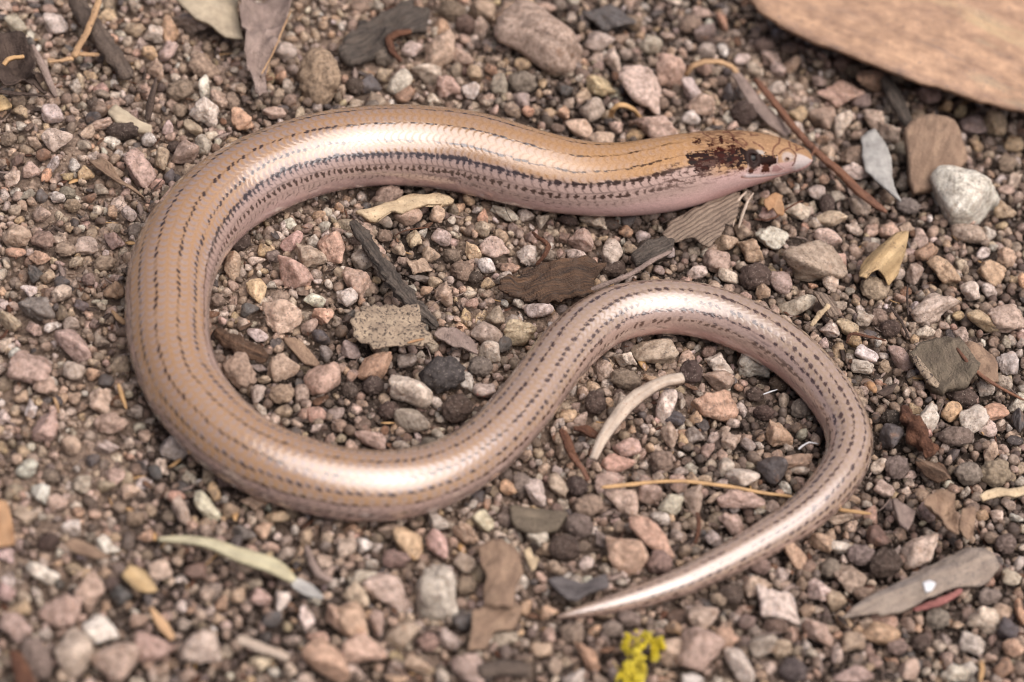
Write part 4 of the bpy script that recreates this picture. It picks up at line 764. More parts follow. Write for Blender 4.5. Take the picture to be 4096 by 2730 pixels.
DATA = {
 0: [(390,165,170,140,0,'WG'),(360,790,170,140,25,'WP','smooth milky white pebble in sandy soil beyond the left bend'),(395,970,215,165,0,'WG','clear angular quartz pebble beyond the left bend, second from the milky white one'),(1165,200,190,110,65,'OT','orange pebble between the soil-crusted stick and the pale khaki leaf'),
  (1055,240,140,130,0,'WG'),(930,200,130,110,30,'T'),(1155,350,160,130,-20,'PG'),(1030,370,120,110,0,'H'),(1350,170,270,140,0,'GT'),(1410,610,180,100,-65,'W','translucent white oval pebble standing on end near the crumpled grey leaf'),(1520,680,170,120,60,'PT'),
  (1425,790,220,180,45,'WT','big cream pebble caked with dirt behind the left bend'),(1660,820,180,140,70,'OT','peach pebble touching the back where the left bend starts'),(1080,490,150,110,60,'T'),(970,1160,290,190,80,'P','big lilac-pink pebble with a rust edge beside the left bend'),
  (1110,1100,170,110,80,'TB'),(1270,1060,200,150,-60,'TG'),(1205,1020,120,90,-20,'D'),(590,1195,120,110,0,'H','honey yellow pebble left of the pointed brown flake'),(460,1215,90,70,30,'H'),(365,1140,140,70,-70,'W'),(320,1210,110,80,-50,'O'),(85,1235,150,110,-50,'TW'),(215,1170,130,120,0,'PG'),(120,1110,100,90,0,'B'),
  (300,1070,100,90,0,'BO'),(575,1010,110,80,20,'G'),(510,1140,80,100,0,'W'),(600,910,110,100,0,'TP'),(890,1475,110,110,0,'W'),(775,1460,110,80,60,'HT'),(700,1310,110,80,0,'G'),(290,1480,130,110,0,'TG'),(640,820,120,100,0,'K'),(850,900,240,150,0,'D','big dark soil clod in front of the pale bark chip'),
  (1030,960,110,110,0,'WG'),(810,1190,100,80,0,'T'),(1400,1000,150,120,90,'GW'),(1890,780,160,90,0,'TG'),(1990,600,120,90,90,'G'),(1965,355,160,130,0,'GW'),(110,180,180,130,30,'TW'),(150,780,120,90,45,'TO'),(240,990,110,90,90,'T'),(1400,470,230,150,40,'TD','crusty tan soil lump in front of the pale khaki leaf'),
  (620,1370,110,60,-20,'BO'),(2200,530,300,420,0,'TD','largest crusty tan soil lump, between the crumpled grey leaf and the back'),(2280,240,60,50,0,'O'),(395,1360,110,80,0,'W'),(1240,620,190,150,0,'DT'),(700,860,160,90,0,'TG'),(60,960,110,100,0,'DT'),(460,1330,120,90,0,'DG'),(1700,990,120,90,0,'GW'),(500,1420,120,100,0,'TD'),(1600,700,110,130,0,'DT'),(1330,880,130,120,0,'TG')],
 10: [(1380,260,640,420,20,'TP','largest stone, a pinkish grey granite lump beyond the back'),(690,340,290,200,-60,'T','pale tan upright stone beside a pink pebble and the reddish leaf scrap'),(490,340,150,110,15,'PW','pale pink pebble resting on the reddish leaf scrap'),(830,400,180,120,20,'PT'),(410,570,200,140,-70,'WG'),(590,510,200,140,0,'TW'),(740,600,170,160,0,'TG'),
  (890,620,140,120,30,'W','bright white angular pebble behind the middle of the back'),(920,510,120,110,30,'TH'),(640,690,110,70,30,'PW'),(440,650,150,130,0,'BO'),(200,580,150,140,0,'K'),(1090,590,160,110,70,'G'),(1030,480,100,80,0,'OB'),(1250,570,200,150,0,'DG'),(1880,430,200,100,60,'WH'),
  (2085,620,410,240,60,'TW','long pale tan stone slanting behind the neck'),(1780,290,210,140,0,'GW'),(1840,130,360,200,30,'K','large dark slate stone at the far border'),(2130,310,170,140,0,'G'),(2260,500,280,220,70,'TP'),(1790,600,230,140,10,'HT'),(1550,610,110,110,0,'K'),(1640,880,190,130,10,'HW'),(1240,690,130,120,0,'G'),(1180,760,110,110,0,'T'),
  (1290,770,90,80,0,'HO'),(1530,780,100,90,90,'OT'),(1730,760,170,170,0,'GT'),(1890,880,100,90,0,'P'),(2180,900,350,190,15,'PT','broad mauve-pink stone half hidden behind the neck'),(1780,960,200,110,0,'T'),(1140,100,210,160,0,'TB'),(960,200,150,120,60,'PW'),(970,80,200,170,0,'T'),(1960,380,100,80,0,'G'),(860,170,140,140,0,'DB'),(300,520,110,110,0,'T'),
  (1400,50,170,80,0,'P'),(300,390,150,140,0,'DG'),(2285,10,130,50,5,'WH'),(875,1380,100,70,30,'H'),(930,1450,60,50,0,'W'),(975,1495,110,80,-70,'O'),(1125,1470,210,95,25,'W','long milky white pebble under the belly inside the loop'),(1280,1490,130,90,15,'WT'),(1385,1530,100,90,90,'WT'),(1740,1515,200,100,0,'TW'),(320,1355,220,150,-20,'DP'),
  (460,1490,200,140,-20,'TP'),(660,1480,120,120,-30,'T'),(300,1530,110,90,0,'G'),(760,1520,60,60,0,'TW'),(1560,1520,130,70,0,'D'),(1350,930,120,80,0,'TG'),(100,600,150,120,0,'D'),(760,80,200,150,0,'DT'),(1480,470,150,120,0,'DT'),(2000,160,160,120,0,'BT'),(1130,230,120,150,0,'DT')],
 20: [(1085,650,310,190,10,'PO','bright salmon pink heart-shaped pebble beyond the snout'),(800,790,130,120,0,'H','honey pebble against the red-brown twig'),(960,820,190,150,0,'TB'),(1095,850,210,110,-70,'WH','cream angular pebble below the salmon pink one'),(1290,560,190,160,0,'HT'),(1320,830,150,140,90,'GT'),(1430,920,190,140,80,'TP'),(1170,1080,170,140,0,'B'),
  (1190,1180,190,110,20,'PW','pale pink pebble behind the red-brown twig, right of the snout'),(1700,650,170,140,0,'PB'),(1810,730,100,80,0,'O'),(1850,640,110,100,90,'T'),(1910,770,100,90,90,'H'),(2000,860,190,150,0,'KP'),(2150,850,180,160,90,'T'),(2250,900,110,100,0,'G'),(2280,990,140,120,0,'HT'),
  (1950,1340,500,400,70,'W','large pointed white quartz stone at the right, beneath the squarish brown flake'),(700,1300,100,90,0,'TG'),(920,1330,130,110,0,'GW'),(1060,1370,130,110,0,'G'),(1220,1420,170,130,20,'TG'),(1000,1420,160,110,80,'D'),(790,1450,190,110,25,'WT'),(1030,1510,220,110,-15,'HW'),(1520,1260,120,100,90,'KG'),(60,630,210,120,50,'WG'),(120,720,220,150,10,'TG'),
  (60,810,130,110,0,'W'),(430,780,200,170,0,'D'),(320,640,130,90,90,'K'),(400,640,110,90,90,'W'),(650,610,130,90,0,'WG'),(410,410,110,80,0,'W'),(500,480,140,90,50,'TW'),(610,410,170,120,40,'PG'),(660,480,110,100,0,'PW'),(750,450,130,130,0,'T'),(280,350,110,80,90,'W'),(160,350,130,110,0,'G'),(280,150,150,70,60,'O','bright orange chip stone at the far border near the big tan leaf'),
  (600,930,170,90,20,'TW'),(2060,590,230,150,20,'WH','cream stone wedged against the edge of the big tan leaf'),(740,340,130,80,0,'B'),(1100,450,120,110,0,'DP'),(970,970,100,70,0,'BO'),(60,170,160,140,0,'DT'),(150,240,150,140,0,'KP'),(560,310,150,110,0,'DT'),(940,560,110,80,0,'P'),(1230,700,140,110,0,'DG'),(1300,1180,130,110,0,'B'),(2220,1450,150,120,0,'TB'),(1560,1420,170,120,0,'DG'),(2240,1130,140,130,0,'DT'),(130,90,140,90,0,'P'),(1180,490,120,100,0,'DT')],
 1: [(255,565,270,190,20,'KG','slate blue-grey angular stone near the left border'),(200,440,120,80,5,'W','white chip resting on the slate blue-grey stone'),(510,820,300,210,20,'PG','large blurred lilac stone left of the left bend'),(205,980,290,230,40,'P','large blurred pink stone near the left border'),(320,1090,180,140,20,'TP'),(645,1015,100,90,0,'OT'),(510,990,150,150,0,'GT'),(320,1370,260,180,-70,'PT'),
  (215,1250,140,90,90,'W'),(140,1170,110,90,0,'TH'),(700,1210,200,160,80,'T'),(760,1350,230,150,0,'TG'),(700,780,110,100,0,'PG'),(490,670,110,110,0,'G'),(355,690,110,70,0,'W'),(790,90,140,130,0,'PB'),(290,85,180,130,0,'DP'),(115,60,210,170,0,'TG'),(110,175,140,70,0,'OT'),(230,320,150,100,50,'K'),(430,380,110,80,0,'K'),(610,360,100,90,0,'DP'),(270,210,160,100,0,'TO'),
  (330,340,110,100,0,'TH'),(520,240,120,90,0,'T'),(790,430,150,130,0,'BO'),(430,590,110,90,90,'BT'),(30,1310,110,80,90,'W'),(490,1500,150,140,0,'T'),(1210,1500,230,190,0,'GW'),(1000,1440,90,90,0,'T'),(890,1490,80,80,0,'TW'),(730,1060,110,100,0,'K'),(930,1270,110,100,0,'G'),(735,1520,180,110,0,'G'),(60,650,170,110,40,'T'),
  (1930,610,290,230,30,'HW','big cream star-shaped pebble inside the loop'),(2170,505,150,100,0,'W','smooth white bean pebble right of the cream star-shaped one'),(2225,620,150,120,0,'PO','coral pebble below the smooth white bean pebble'),(2130,690,120,110,90,'TP'),(2290,150,220,180,70,'OP','reddish granite pebble inside the loop, under the cream bark strip'),(2010,320,290,190,35,'TP','broad pinkish tan pebble inside the loop'),(2145,200,220,160,0,'TG'),(2010,100,160,150,0,'PG'),
  (1600,270,230,110,85,'TH'),(1780,440,190,130,60,'HT','honey quartz pebble with a glint left of the cream star-shaped one'),(1770,740,150,85,40,'WG','smooth pale grey pebble above the brown bark stick'),(1725,575,130,110,0,'K'),(1955,970,220,200,10,'TG','blocky tan-grey cube pebble in front of the brown bark stick'),(2230,1040,280,220,-40,'TG'),(1530,640,60,60,0,'P'),(2210,760,130,110,0,'K'),(1650,990,250,200,60,'TD'),
  (1790,970,130,55,8,'KW','small bluish white shard left of the blocky cube pebble'),(1820,1050,100,60,0,'T'),(1780,1150,130,110,80,'GT'),(1940,1150,170,140,0,'TD'),(2250,870,120,90,80,'KG'),(1660,90,140,130,0,'D'),(1830,160,110,100,0,'H'),(1770,230,130,60,-10,'WO'),(1560,450,80,70,0,'PW'),(600,130,160,130,0,'TG'),(450,150,150,110,0,'TD'),(720,250,150,110,0,'TD'),(1880,200,100,90,0,'DG'),(560,540,120,80,0,'KG'),(1500,500,110,90,0,'DT'),(230,700,120,100,0,'PG')],
 11: [(100,370,230,180,35,'PT','pink-tan pebble left of the long bark splinter'),(40,480,150,150,0,'WG'),(150,230,160,150,0,'GT'),(400,150,100,90,0,'TG'),(535,270,170,130,45,'TP','pinkish tan faceted pebble right of the long bark splinter'),(430,240,90,70,0,'PG'),(530,350,150,50,3,'KG'),(645,380,110,90,0,'T'),(590,440,90,70,0,'OT'),(715,475,170,130,60,'TG'),(740,365,80,60,0,'TW'),
  (1000,265,130,110,10,'W','bright white pebble behind the streaked wood chip'),(830,300,160,140,20,'DP','dark mauve rounded clod left of a bright white pebble'),(920,345,120,90,0,'D'),(1010,385,100,80,0,'HT'),(1115,350,140,75,-25,'WT'),(1155,280,140,80,20,'OP'),(1275,200,150,140,80,'WT'),(1060,140,210,150,20,'PG'),(900,165,150,100,60,'HT'),(500,80,130,120,90,'T'),(690,70,140,130,0,'WT'),(1100,55,110,100,0,'T'),(1650,90,180,170,0,'GT'),(1620,190,140,75,20,'WT'),
  (1860,185,210,140,-60,'TW','translucent pale tan pebble standing behind the thin grey twig'),(2010,155,150,70,5,'T'),(1960,30,110,90,0,'OB'),(1540,70,80,80,0,'B','round brown seed-like pebble inside the loop near the belly'),(1125,520,55,55,0,'W'),(1220,520,90,80,90,'WT'),(1360,570,190,140,20,'WT'),(1060,610,140,130,90,'TG'),(900,520,90,80,0,'T'),(1000,460,100,70,0,'T'),(1230,730,240,170,0,'TG','large dusty tan-grey pebble touching the diagonal body stretch'),
  (1000,740,220,170,10,'GT'),(1020,860,150,150,0,'WT'),(1130,810,120,90,90,'K'),(750,630,60,50,0,'G'),(240,960,280,180,-30,'OT','big peach stone under the speckled bark flake'),(470,1140,330,240,55,'WH','large creamy white quartz stone with a brown stain, inside the loop'),(490,1340,260,170,10,'GT','rounded grey stone in front of the large creamy quartz one'),(700,1010,330,250,0,'KD','big charcoal crumb of soil in the lower part of the loop'),
  (865,1060,160,100,70,'WG','light grey translucent shard left of a square off-white pebble'),(990,1120,160,140,30,'WT','square off-white pebble against the diagonal body stretch'),(800,1250,220,200,0,'D','round dark soil clod beside the near curve'),(960,960,170,140,0,'DG'),(220,1090,160,140,0,'D'),(60,1120,120,110,90,'D'),(200,1460,230,110,10,'PG'),(410,1510,130,80,0,'G'),(70,850,150,110,30,'G'),(455,920,140,110,0,'KG'),(1960,910,160,120,35,'WT','square off-white pebble just under the arch of the second bend'),
  (1960,1050,220,150,10,'DT'),(1810,980,150,110,80,'GT'),(2160,850,330,200,10,'TG'),(1750,1210,170,150,80,'D'),(2240,1230,240,180,-30,'WP','pale wedge of stone beneath the tip of the curved pale stem'),(2300,1310,150,110,0,'K'),(2265,1440,190,110,60,'TG'),(1970,1520,200,140,0,'PT'),(2190,300,80,70,0,'G'),(1880,290,180,110,0,'D'),(620,190,130,110,0,'TG'),(760,200,120,110,0,'DT'),(300,60,110,90,0,'DT'),(1430,190,110,90,0,'DG'),(1170,640,110,80,0,'G'),(330,1260,160,130,0,'D'),(620,1500,150,110,0,'DG')],
 21: [(610,70,220,160,20,'WG','translucent pale grey pebble in front of the veined leaf piece'),(910,250,470,300,18,'GT','largest grey-tan granite stone right of the second bend'),(1020,370,160,110,85,'TW','pale block pebble on the near side of the largest grey-tan stone'),(470,160,200,170,10,'TO'),(300,110,170,110,0,'T'),(235,240,190,180,0,'TG'),(320,340,170,100,35,'WT','bumpy cream pebble touching the crest of the second bend'),(100,310,140,90,-10,'WT'),(680,370,190,150,40,'PB'),(550,430,130,110,80,'TH'),
  (500,340,220,190,0,'D'),(900,405,70,42,0,'O','tiny orange-red chip in front of the largest grey-tan stone'),(790,540,260,150,0,'WT','big off-white flat stone beyond the tail crest'),(1015,710,140,110,0,'WG'),(1260,630,130,120,0,'G'),(1140,690,190,110,30,'HT'),(1740,560,330,190,-35,'PW','big pale pink stone at the right of the tail'),(1670,720,140,90,0,'WT'),(2070,650,250,140,25,'HT','honey-tan stone right of the big pale pink stone'),(1900,610,90,70,0,'H'),(1800,300,260,160,15,'HT'),
  (1680,170,160,140,0,'OT'),(2140,310,190,170,40,'TO'),(2070,180,100,90,0,'W'),(1980,440,140,140,0,'WT'),(1600,320,150,130,90,'PG'),(1190,790,130,100,60,'HO'),(1270,880,170,110,30,'W','white pebble with dark specks beside the tail'),(1500,900,220,130,40,'PG','mauve translucent pebble left of the olive bark flake'),(1240,960,160,100,0,'WT'),(1390,960,100,90,90,'TD'),(1700,1310,200,140,-70,'W','brightest white quartz pebble beside the rust-red root'),
  (1855,1270,150,140,0,'H','honey pebble right of the brightest white quartz one'),(2010,1330,200,200,0,'WG'),(2100,1380,130,130,0,'WT'),(2160,1270,160,120,0,'OP'),(2240,940,170,150,90,'WG'),(2090,1110,130,120,0,'GW'),(1920,1170,230,150,10,'D'),(2320,1330,170,100,90,'K'),(230,1220,330,220,15,'OP','big coral pebble inside the tail curve'),(245,1060,220,150,0,'PB','mauve-brown pebble just behind the big coral one'),(250,950,200,170,0,'WG'),
  (500,950,240,170,15,'WG','large translucent pale pebble half under the tail'),(670,1440,210,170,20,'HT','golden angular pebble inside the tail curve'),(335,1470,140,130,0,'TG'),(450,1500,110,100,0,'G'),(700,1195,110,80,90,'G'),(60,1010,200,160,90,'D'),(660,1080,130,110,0,'DB'),(180,860,100,90,0,'DP'),(1000,70,200,120,0,'PW'),(1980,50,270,140,20,'PG'),(2230,210,150,140,40,'T'),(2230,620,270,210,0,'PG'),(2340,370,110,60,90,'O'),(1440,1320,150,120,0,'D'),(1440,1440,170,170,0,'K'),(560,1280,150,110,0,'D'),(820,1250,150,140,0,'DG'),(1880,1440,250,140,0,'DG'),(1330,420,200,170,0,'TD'),(1350,620,130,130,0,'DT'),(760,200,110,90,0,'DT'),(1430,700,150,130,0,'D'),(500,1150,130,110,0,'D')],
 2: [(500,1370,330,230,-75,'WH','large blurred pale cream stone in the near left'),(700,1210,250,180,45,'W','blurred white angular stone in the near left'),(1060,1310,300,220,0,'TG'),(1380,1350,300,250,-30,'PW','large pale pink angular stone near the bottom border, blurred'),(800,1430,330,250,0,'TG'),(620,950,270,220,70,'PG'),(420,1080,280,240,0,'TP'),(290,820,250,120,25,'W','white slab-like stone, blurred, near the left border'),(110,1190,230,210,0,'PG'),(120,1060,190,110,0,'H'),
  (40,940,140,120,60,'P'),(40,700,120,110,90,'WP'),(740,630,170,110,30,'W','white pebble at the near end of the folded brown leaf'),(490,510,130,120,0,'W'),(270,260,140,140,0,'W'),(1100,790,170,150,0,'PG'),(1220,290,120,90,0,'OP'),(1420,360,250,130,50,'WT','long off-white pebble in front of the near curve, left part'),(1480,260,150,75,60,'HO'),(1770,310,220,130,15,'TH'),(1910,430,160,110,20,'HT'),(1810,520,130,110,90,'TO'),(1590,390,120,120,0,'T'),(1240,390,200,130,80,'PG'),
  (1690,760,140,140,0,'TG','round tan pebble under the pale green leaf strip'),(1930,1010,160,110,-60,'WG'),(2110,1120,180,100,80,'WP'),(1800,980,150,130,0,'P'),(1640,970,110,110,0,'TP'),(1530,1020,110,90,90,'TO'),(2320,1130,200,170,90,'PO'),(2190,1270,160,100,0,'TO'),(2250,1420,330,300,0,'TO','large blurred orange-tan stone at the bottom border'),(1790,1440,150,100,0,'HW'),(1240,1050,90,90,0,'W'),(1680,540,170,80,25,'KG','slate stone just behind the pale green leaf strip'),(2110,580,130,90,80,'TH'),(2030,520,70,60,90,'W'),
  (1120,80,110,110,0,'WH'),(1075,120,110,90,80,'K'),(640,40,100,90,0,'K'),(1270,1170,100,90,0,'G'),(250,1400,310,190,75,'DP','dark blurred mauve stone in the near left corner'),(730,220,130,90,0,'T'),(1000,560,110,90,0,'OT'),(2010,1290,120,90,0,'GT'),(400,330,150,120,0,'TG'),(180,420,160,130,0,'TG'),(560,200,140,120,0,'G'),(350,150,120,100,0,'DT'),(900,260,140,120,0,'TP'),(930,440,130,110,0,'DT'),(1350,800,150,110,0,'B'),(830,960,160,130,0,'K'),(330,600,150,130,0,'D'),(960,1150,130,110,0,'TP'),(1420,960,110,100,0,'TG'),(1870,1130,150,110,0,'K'),(1560,160,120,110,0,'DG')],
 12: [(650,960,400,330,70,'WG','large pale greenish-grey stone in front of the near curve'),(330,930,370,210,30,'PG','smooth mauve-pink oval stone left of the large pale greenish one'),(100,980,200,150,70,'HW'),(150,850,220,120,0,'GW'),(150,630,120,110,0,'W'),(460,600,260,170,40,'HT','honey-tan stone under the near curve'),(350,520,200,110,0,'T'),(665,620,210,140,50,'TP'),(850,740,160,140,60,'GT'),(870,550,210,120,50,'TO'),(670,470,140,120,0,'WG'),(980,460,160,130,70,'HW'),
  (1150,235,130,105,20,'HO','amber pebble just outside the near curve'),(1350,260,210,140,60,'WT','streaked off-white pebble right of the amber one'),(1500,210,180,150,80,'GT'),(1350,580,150,120,10,'WP','pinkish white pebble left of a round dark clod'),(1540,640,220,190,30,'D','round dark brown clod behind the slate shard'),(1640,490,200,180,0,'DG'),(1700,350,210,160,0,'DT'),(1630,220,160,150,90,'D'),(1950,300,280,190,45,'TG','blocky tan-grey stone left of a round bluish pebble'),
  (2270,340,180,150,0,'GW','round bluish grey translucent pebble inside the tail curve'),(2200,440,140,100,0,'GW'),(2150,560,410,150,42,'OP','long coral wedge stone beside the straight of the tail'),(1960,670,310,260,60,'TO','big brown-tan stone left of the long coral wedge'),(1800,580,120,110,90,'G'),(1690,750,100,100,0,'WG'),(1470,780,110,100,0,'TP'),(2190,740,190,170,0,'DP'),(2120,250,200,170,80,'TG'),(1850,200,200,170,0,'TG'),(1900,60,240,140,0,'PO','salmon stone right of the reddish stem'),(2210,50,170,160,90,'DT'),
  (80,1150,270,230,50,'TO'),(150,1330,330,220,0,'TP'),(420,1240,260,170,-20,'GT'),(520,1450,180,140,0,'T'),(870,1480,230,220,0,'PG'),(1380,1340,160,140,45,'PO'),(1700,1390,260,110,50,'O','orange stone left of the yellow lichen'),(1590,1230,170,150,0,'DP'),(1430,1090,120,110,0,'HT'),(2310,1370,270,200,0,'TP'),(2290,1190,120,100,0,'OT'),(1600,1540,150,150,0,'WG'),(1470,1460,130,110,80,'TG'),(700,1530,110,90,90,'WT'),(750,1280,180,110,30,'G'),(250,1160,190,110,80,'PB'),(1130,450,130,110,0,'DG'),(860,900,150,120,0,'DT'),(380,720,200,130,0,'DP'),(600,1290,150,140,0,'DT'),(1800,1050,200,150,0,'BT'),(1980,1130,170,120,0,'DG'),(40,640,130,160,0,'TG'),(1240,200,130,160,0,'DG'),(1400,650,130,100,0,'TP'),(1870,1200,150,120,0,'DG')],
 22: [(650,1040,370,270,60,'WP','big pinkish white angular stone in front of the straight of the tail'),(1640,660,320,190,-38,'WH','bright cream block pebble standing behind the dead grey leaf'),(1145,850,230,160,35,'TG','smooth tan-grey oval pebble left of the dead grey leaf'),(780,690,240,110,58,'TO','peach wedge pebble leaning under the straight of the tail'),(500,900,190,140,-15,'TG','blocky tan-grey pebble below the straight of the tail'),(950,600,170,120,15,'TO'),(1090,640,160,85,15,'W','white diamond-shaped pebble right of the straight of the tail'),
  (940,950,200,140,40,'TW'),(1060,1010,150,140,90,'T'),(1350,560,160,150,0,'B'),(1400,750,240,210,0,'D'),(340,470,190,140,40,'PG'),(210,580,130,110,0,'GW'),(410,160,240,120,0,'WG','pale grey flat stone behind the long straw'),(400,300,330,130,0,'TG','long flat tan stone under the long straw'),(300,90,140,110,90,'TW'),(790,50,240,110,0,'TB','flat brown stone inside the tail curve beside the straight of the tail'),(800,110,150,60,0,'TW'),(620,110,220,190,0,'K'),(1350,80,110,110,0,'WO'),(1480,90,180,170,0,'DG'),
  (1390,240,140,120,50,'PG'),(1390,1140,200,130,0,'PO'),(1370,1240,260,170,0,'OT'),(940,1230,280,150,45,'P','pink wedge stone near the bottom border, left of the dead grey leaf'),(140,1130,220,190,0,'TP'),(120,1340,340,300,0,'PT','large blurred pink-tan stone right of the yellow lichen'),(310,1270,170,160,0,'TO'),(390,1450,280,190,35,'WG'),(1760,1130,180,150,0,'DG'),(2070,1140,220,190,0,'WH'),(2240,1200,180,150,90,'K'),(2200,1080,160,120,0,'T'),(2330,1080,200,80,90,'O'),(1970,130,200,170,0,'DG'),(2150,130,220,200,0,'TD'),
  (2270,850,140,110,0,'TW'),(2280,1330,150,130,0,'TO'),(2000,1300,180,150,0,'WG'),(1880,1510,200,130,0,'WG'),(1560,1480,150,150,0,'TG'),(1170,1510,280,130,0,'GT'),(560,1320,210,170,0,'G'),(760,1480,200,180,0,'KD'),(680,1340,150,130,0,'T'),(80,320,210,140,80,'TG'),(1090,440,180,90,0,'TH'),(1230,690,210,150,0,'DG'),(330,960,180,140,0,'D'),(540,760,150,130,0,'DP'),(1020,780,150,150,0,'DG'),(640,1180,170,120,0,'DB'),(1640,1290,150,120,0,'D'),(1250,960,160,110,0,'BT'),(2230,620,160,150,0,'DG'),(2120,980,170,130,0,'DG'),(1480,1330,150,120,0,'DP'),(250,1000,120,100,0,'DT')],
}
ROWS = []
for reg, L in DATA.items():
    for t in L:
        x, y = pp(reg, t[0], t[1]); ROWS.append((x, y, t[2] / ZS, t[3] / ZS, t[4], t[5], t[6] if len(t) > 6 else None))
used = set(); PEB = []; pr = np.random.default_rng(21)
def colour(code, r_, var=0.09):
    c = np.array(PAL[code[0]]); c = c if len(code) == 1 else 0.62 * c + 0.38 * np.array(PAL[code[1]])
    return c * (1 + r_.normal(0, var)) * (1 + r_.normal(0, 0.03, 3))
notable = [(l, x, y) for x, y, w_, h_, a, c, l in ROWS if l]
for l, x, y in notable:                   # a landmark's short phrase: its label up to the first place word
    s = l.split(',')[0]
    for cut in (' in ', ' beyond ', ' between ', ' standing ', ' with ', ' behind ', ' touching ', ' beside ', ' left ', ' under ', ' inside ', ' right ', ' above ', ' below ', ' against ', ' resting ', ' near ', ' just ', ' at ', ' half ', ' slanting ', ' wedged ', ' beneath ', ' on ', ' caked ', ' leaning ', ' from '):
        if cut in s: s = s.split(cut)[0]
    if len(s.split()) <= 5 and sum(1 for q in notable if q[0].startswith(s)) == 1: REFS.append((s, (x, y)))
used |= {l for l, _, _ in notable}
def auto_label(x, y, w_, h_, code, noun, shape):
    sz = (w_ * h_) ** 0.5; size = 'tiny' if sz < 48 else 'small' if sz < 72 else 'medium' if sz < 110 else 'large'
    best = sorted(((math.hypot(x - q[0], y - q[1]), r, q) for r, q in REFS), key=lambda t: t[0])
    best = [b for b in best if b[0] > 8][:14]
    def rel(q):
        dx, dy = x - q[0], y - q[1]
        return ('right of' if dx > 0 else 'left of') if abs(dx) > abs(dy) else ('in front of' if dy > 0 else 'behind')
    for d, r, q in best:
        l = ' '.join(f'{size} {WORDS[code]} {shape} {noun} {rel(q)} the {r}'.split())
        if l not in used and len(l.split()) <= 16: used.add(l); return l
    for d, r, q in best:
        for d2, r2, q2 in best:
            l = f'{size} {WORDS[code]} {noun} between the {r} and the {r2}'
            if r != r2 and l not in used and len(l.split()) <= 16: used.add(l); return l
    return ' '.join(f'{size} {WORDS[code]} {shape} {noun} {rel(best[0][2])} the {best[0][1]}'.split())
EV = np.stack([_r, _u, _b])               # rough bearing of the stones: longest and widest sides turned up to view
LOOSE = []                                # the smaller hand-placed ones join the gravel
def place(x, y, w_, h_, ang, code, label, single=True):
    clod = code[0] in 'D' or code in ('KD', 'TD')
    q = G(x, y, 0.08); a, b_ = cm(w_, q) / 2, cm(h_, q) / 2
    c_ = (a * b_) ** 0.5 * pr.uniform(0.72, 0.95); t = math.radians(ang) + pr.normal(0, 0.05)
    e1 = _r * math.cos(t) - _u * math.sin(t); e2 = _r * math.sin(t) + _u * math.cos(t); e3 = np.cross(e1, e2)
    half = math.sqrt((e1[2] * a) ** 2 + (e2[2] * b_) ** 2 + (e3[2] * c_) ** 2)
    z = float(H(q[0], q[1])) + half * 0.68 + 0.02
    for _ in range(3):
        p = G(x, y, z); z = float(H(p[0], p[1])) + half * 0.68 + 0.02
    dd = np.linalg.norm(AX[::6] - p, axis=1) - RAD[::6]; near_ = float(dd.min())
    if near_ < 0.7 * min(a, b_, c_): p = p - np.array([0, 0, 0.25 * half])     # tucked under the body
    code2 = code
    src = CL[pr.integers(len(CL))] if clod else SH[pr.integers(len(SH))]
    o = bpy.data.objects.new('soil_clod' if clod else 'pebble', src) if single else None
    fl = pr.choice([-1, 1], 3)
    R = np.column_stack([e1 * a * fl[0], e2 * b_ * fl[1], e3 * c_ * fl[2]]) * 1.03
    if np.linalg.det(R) < 0: R[:, 2] *= -1
    jit = Matrix.Rotation(pr.normal(0, 0.12), 3, 'Z') @ Matrix.Rotation(pr.normal(0, 0.12), 3, 'X')
    M3 = jit @ Matrix(R.tolist()); M4 = M3.to_4x4(); M4.translation = p
    col = colour(code, pr); PEB.append((p, a, b_, c_))
    if not single: LOOSE.append((np.array(M3), p, col)); return
    C.link(o); o.matrix_world = M4
    o.color = (*np.clip(col, 0.02, 0.85), 1)
    pr.random()
    o['label'] = label or auto_label(x, y, w_, h_, code, 'soil clod' if clod else 'pebble', 'crumbly' if clod else '')
    o['category'] = 'soil clod' if clod else 'pebble'
    o['group'] = 'clods of soil among the gravel' if clod else 'pebbles among the gravel'
ROWS.sort(key=lambda t: (t[6] is None, -t[2] * t[3]))
KEEP, REST = [], []
for row in ROWS:
    is_clod = row[5][0] in 'D' or row[5] in ('KD', 'TD')
    if not is_clod and sum(1 for q in KEEP if not (q[5][0] in 'D' or q[5] in ('KD', 'TD'))) >= 298: REST.append(row)
    else: KEEP.append(row)
for row in KEEP: place(*row)
for row in REST: place(*row, single=False)

# ------------------------------------------------------------------ gravel: the countless smaller grains between them
for p, a, b_, c_ in PEB:
    r = 0.78 * min(a, b_)
    n = max(1, int(r / CELL) + 1)
    g_ = np.array([(p[0] + i * CELL, p[1] + j * CELL, p[2]) for i in range(-n, n + 1) for j in range(-n, n + 1) if math.hypot(i, j) * CELL < r])
    if len(g_): g_[:, 2] -= 0.35 * min(a, b_); add_ceiling(g_)
PIX = np.array([project(p) for p, *_ in PEB]); PRAD = np.array([min(a, b_) / KPX / depth(p) for p, a, b_, c_ in PEB])
gr = np.random.default_rng(77)
corners = np.array([G(-260, 3000, 0), G(4360, 3000, 0), G(4360, -260, 0), G(-260, -260, 0)])
xmin, ymin = corners[:, 0].min(), corners[:, 1].min(); xmax, ymax = corners[:, 0].max(), corners[:, 1].max()
cellmap = {}; CS = 0.16
def blocked(x, y, r, k):
    ix, iy = int(x / CS + 500), int(y / CS + 500)
    for i in (ix - 1, ix, ix + 1):
        for j in (iy - 1, iy, iy + 1):
            for X_, Y_, R_ in cellmap.get((i, j), ()):
                if (x - X_) ** 2 + (y - Y_) ** 2 < (k * (r + R_)) ** 2: return True
    return False
GRAINS = []
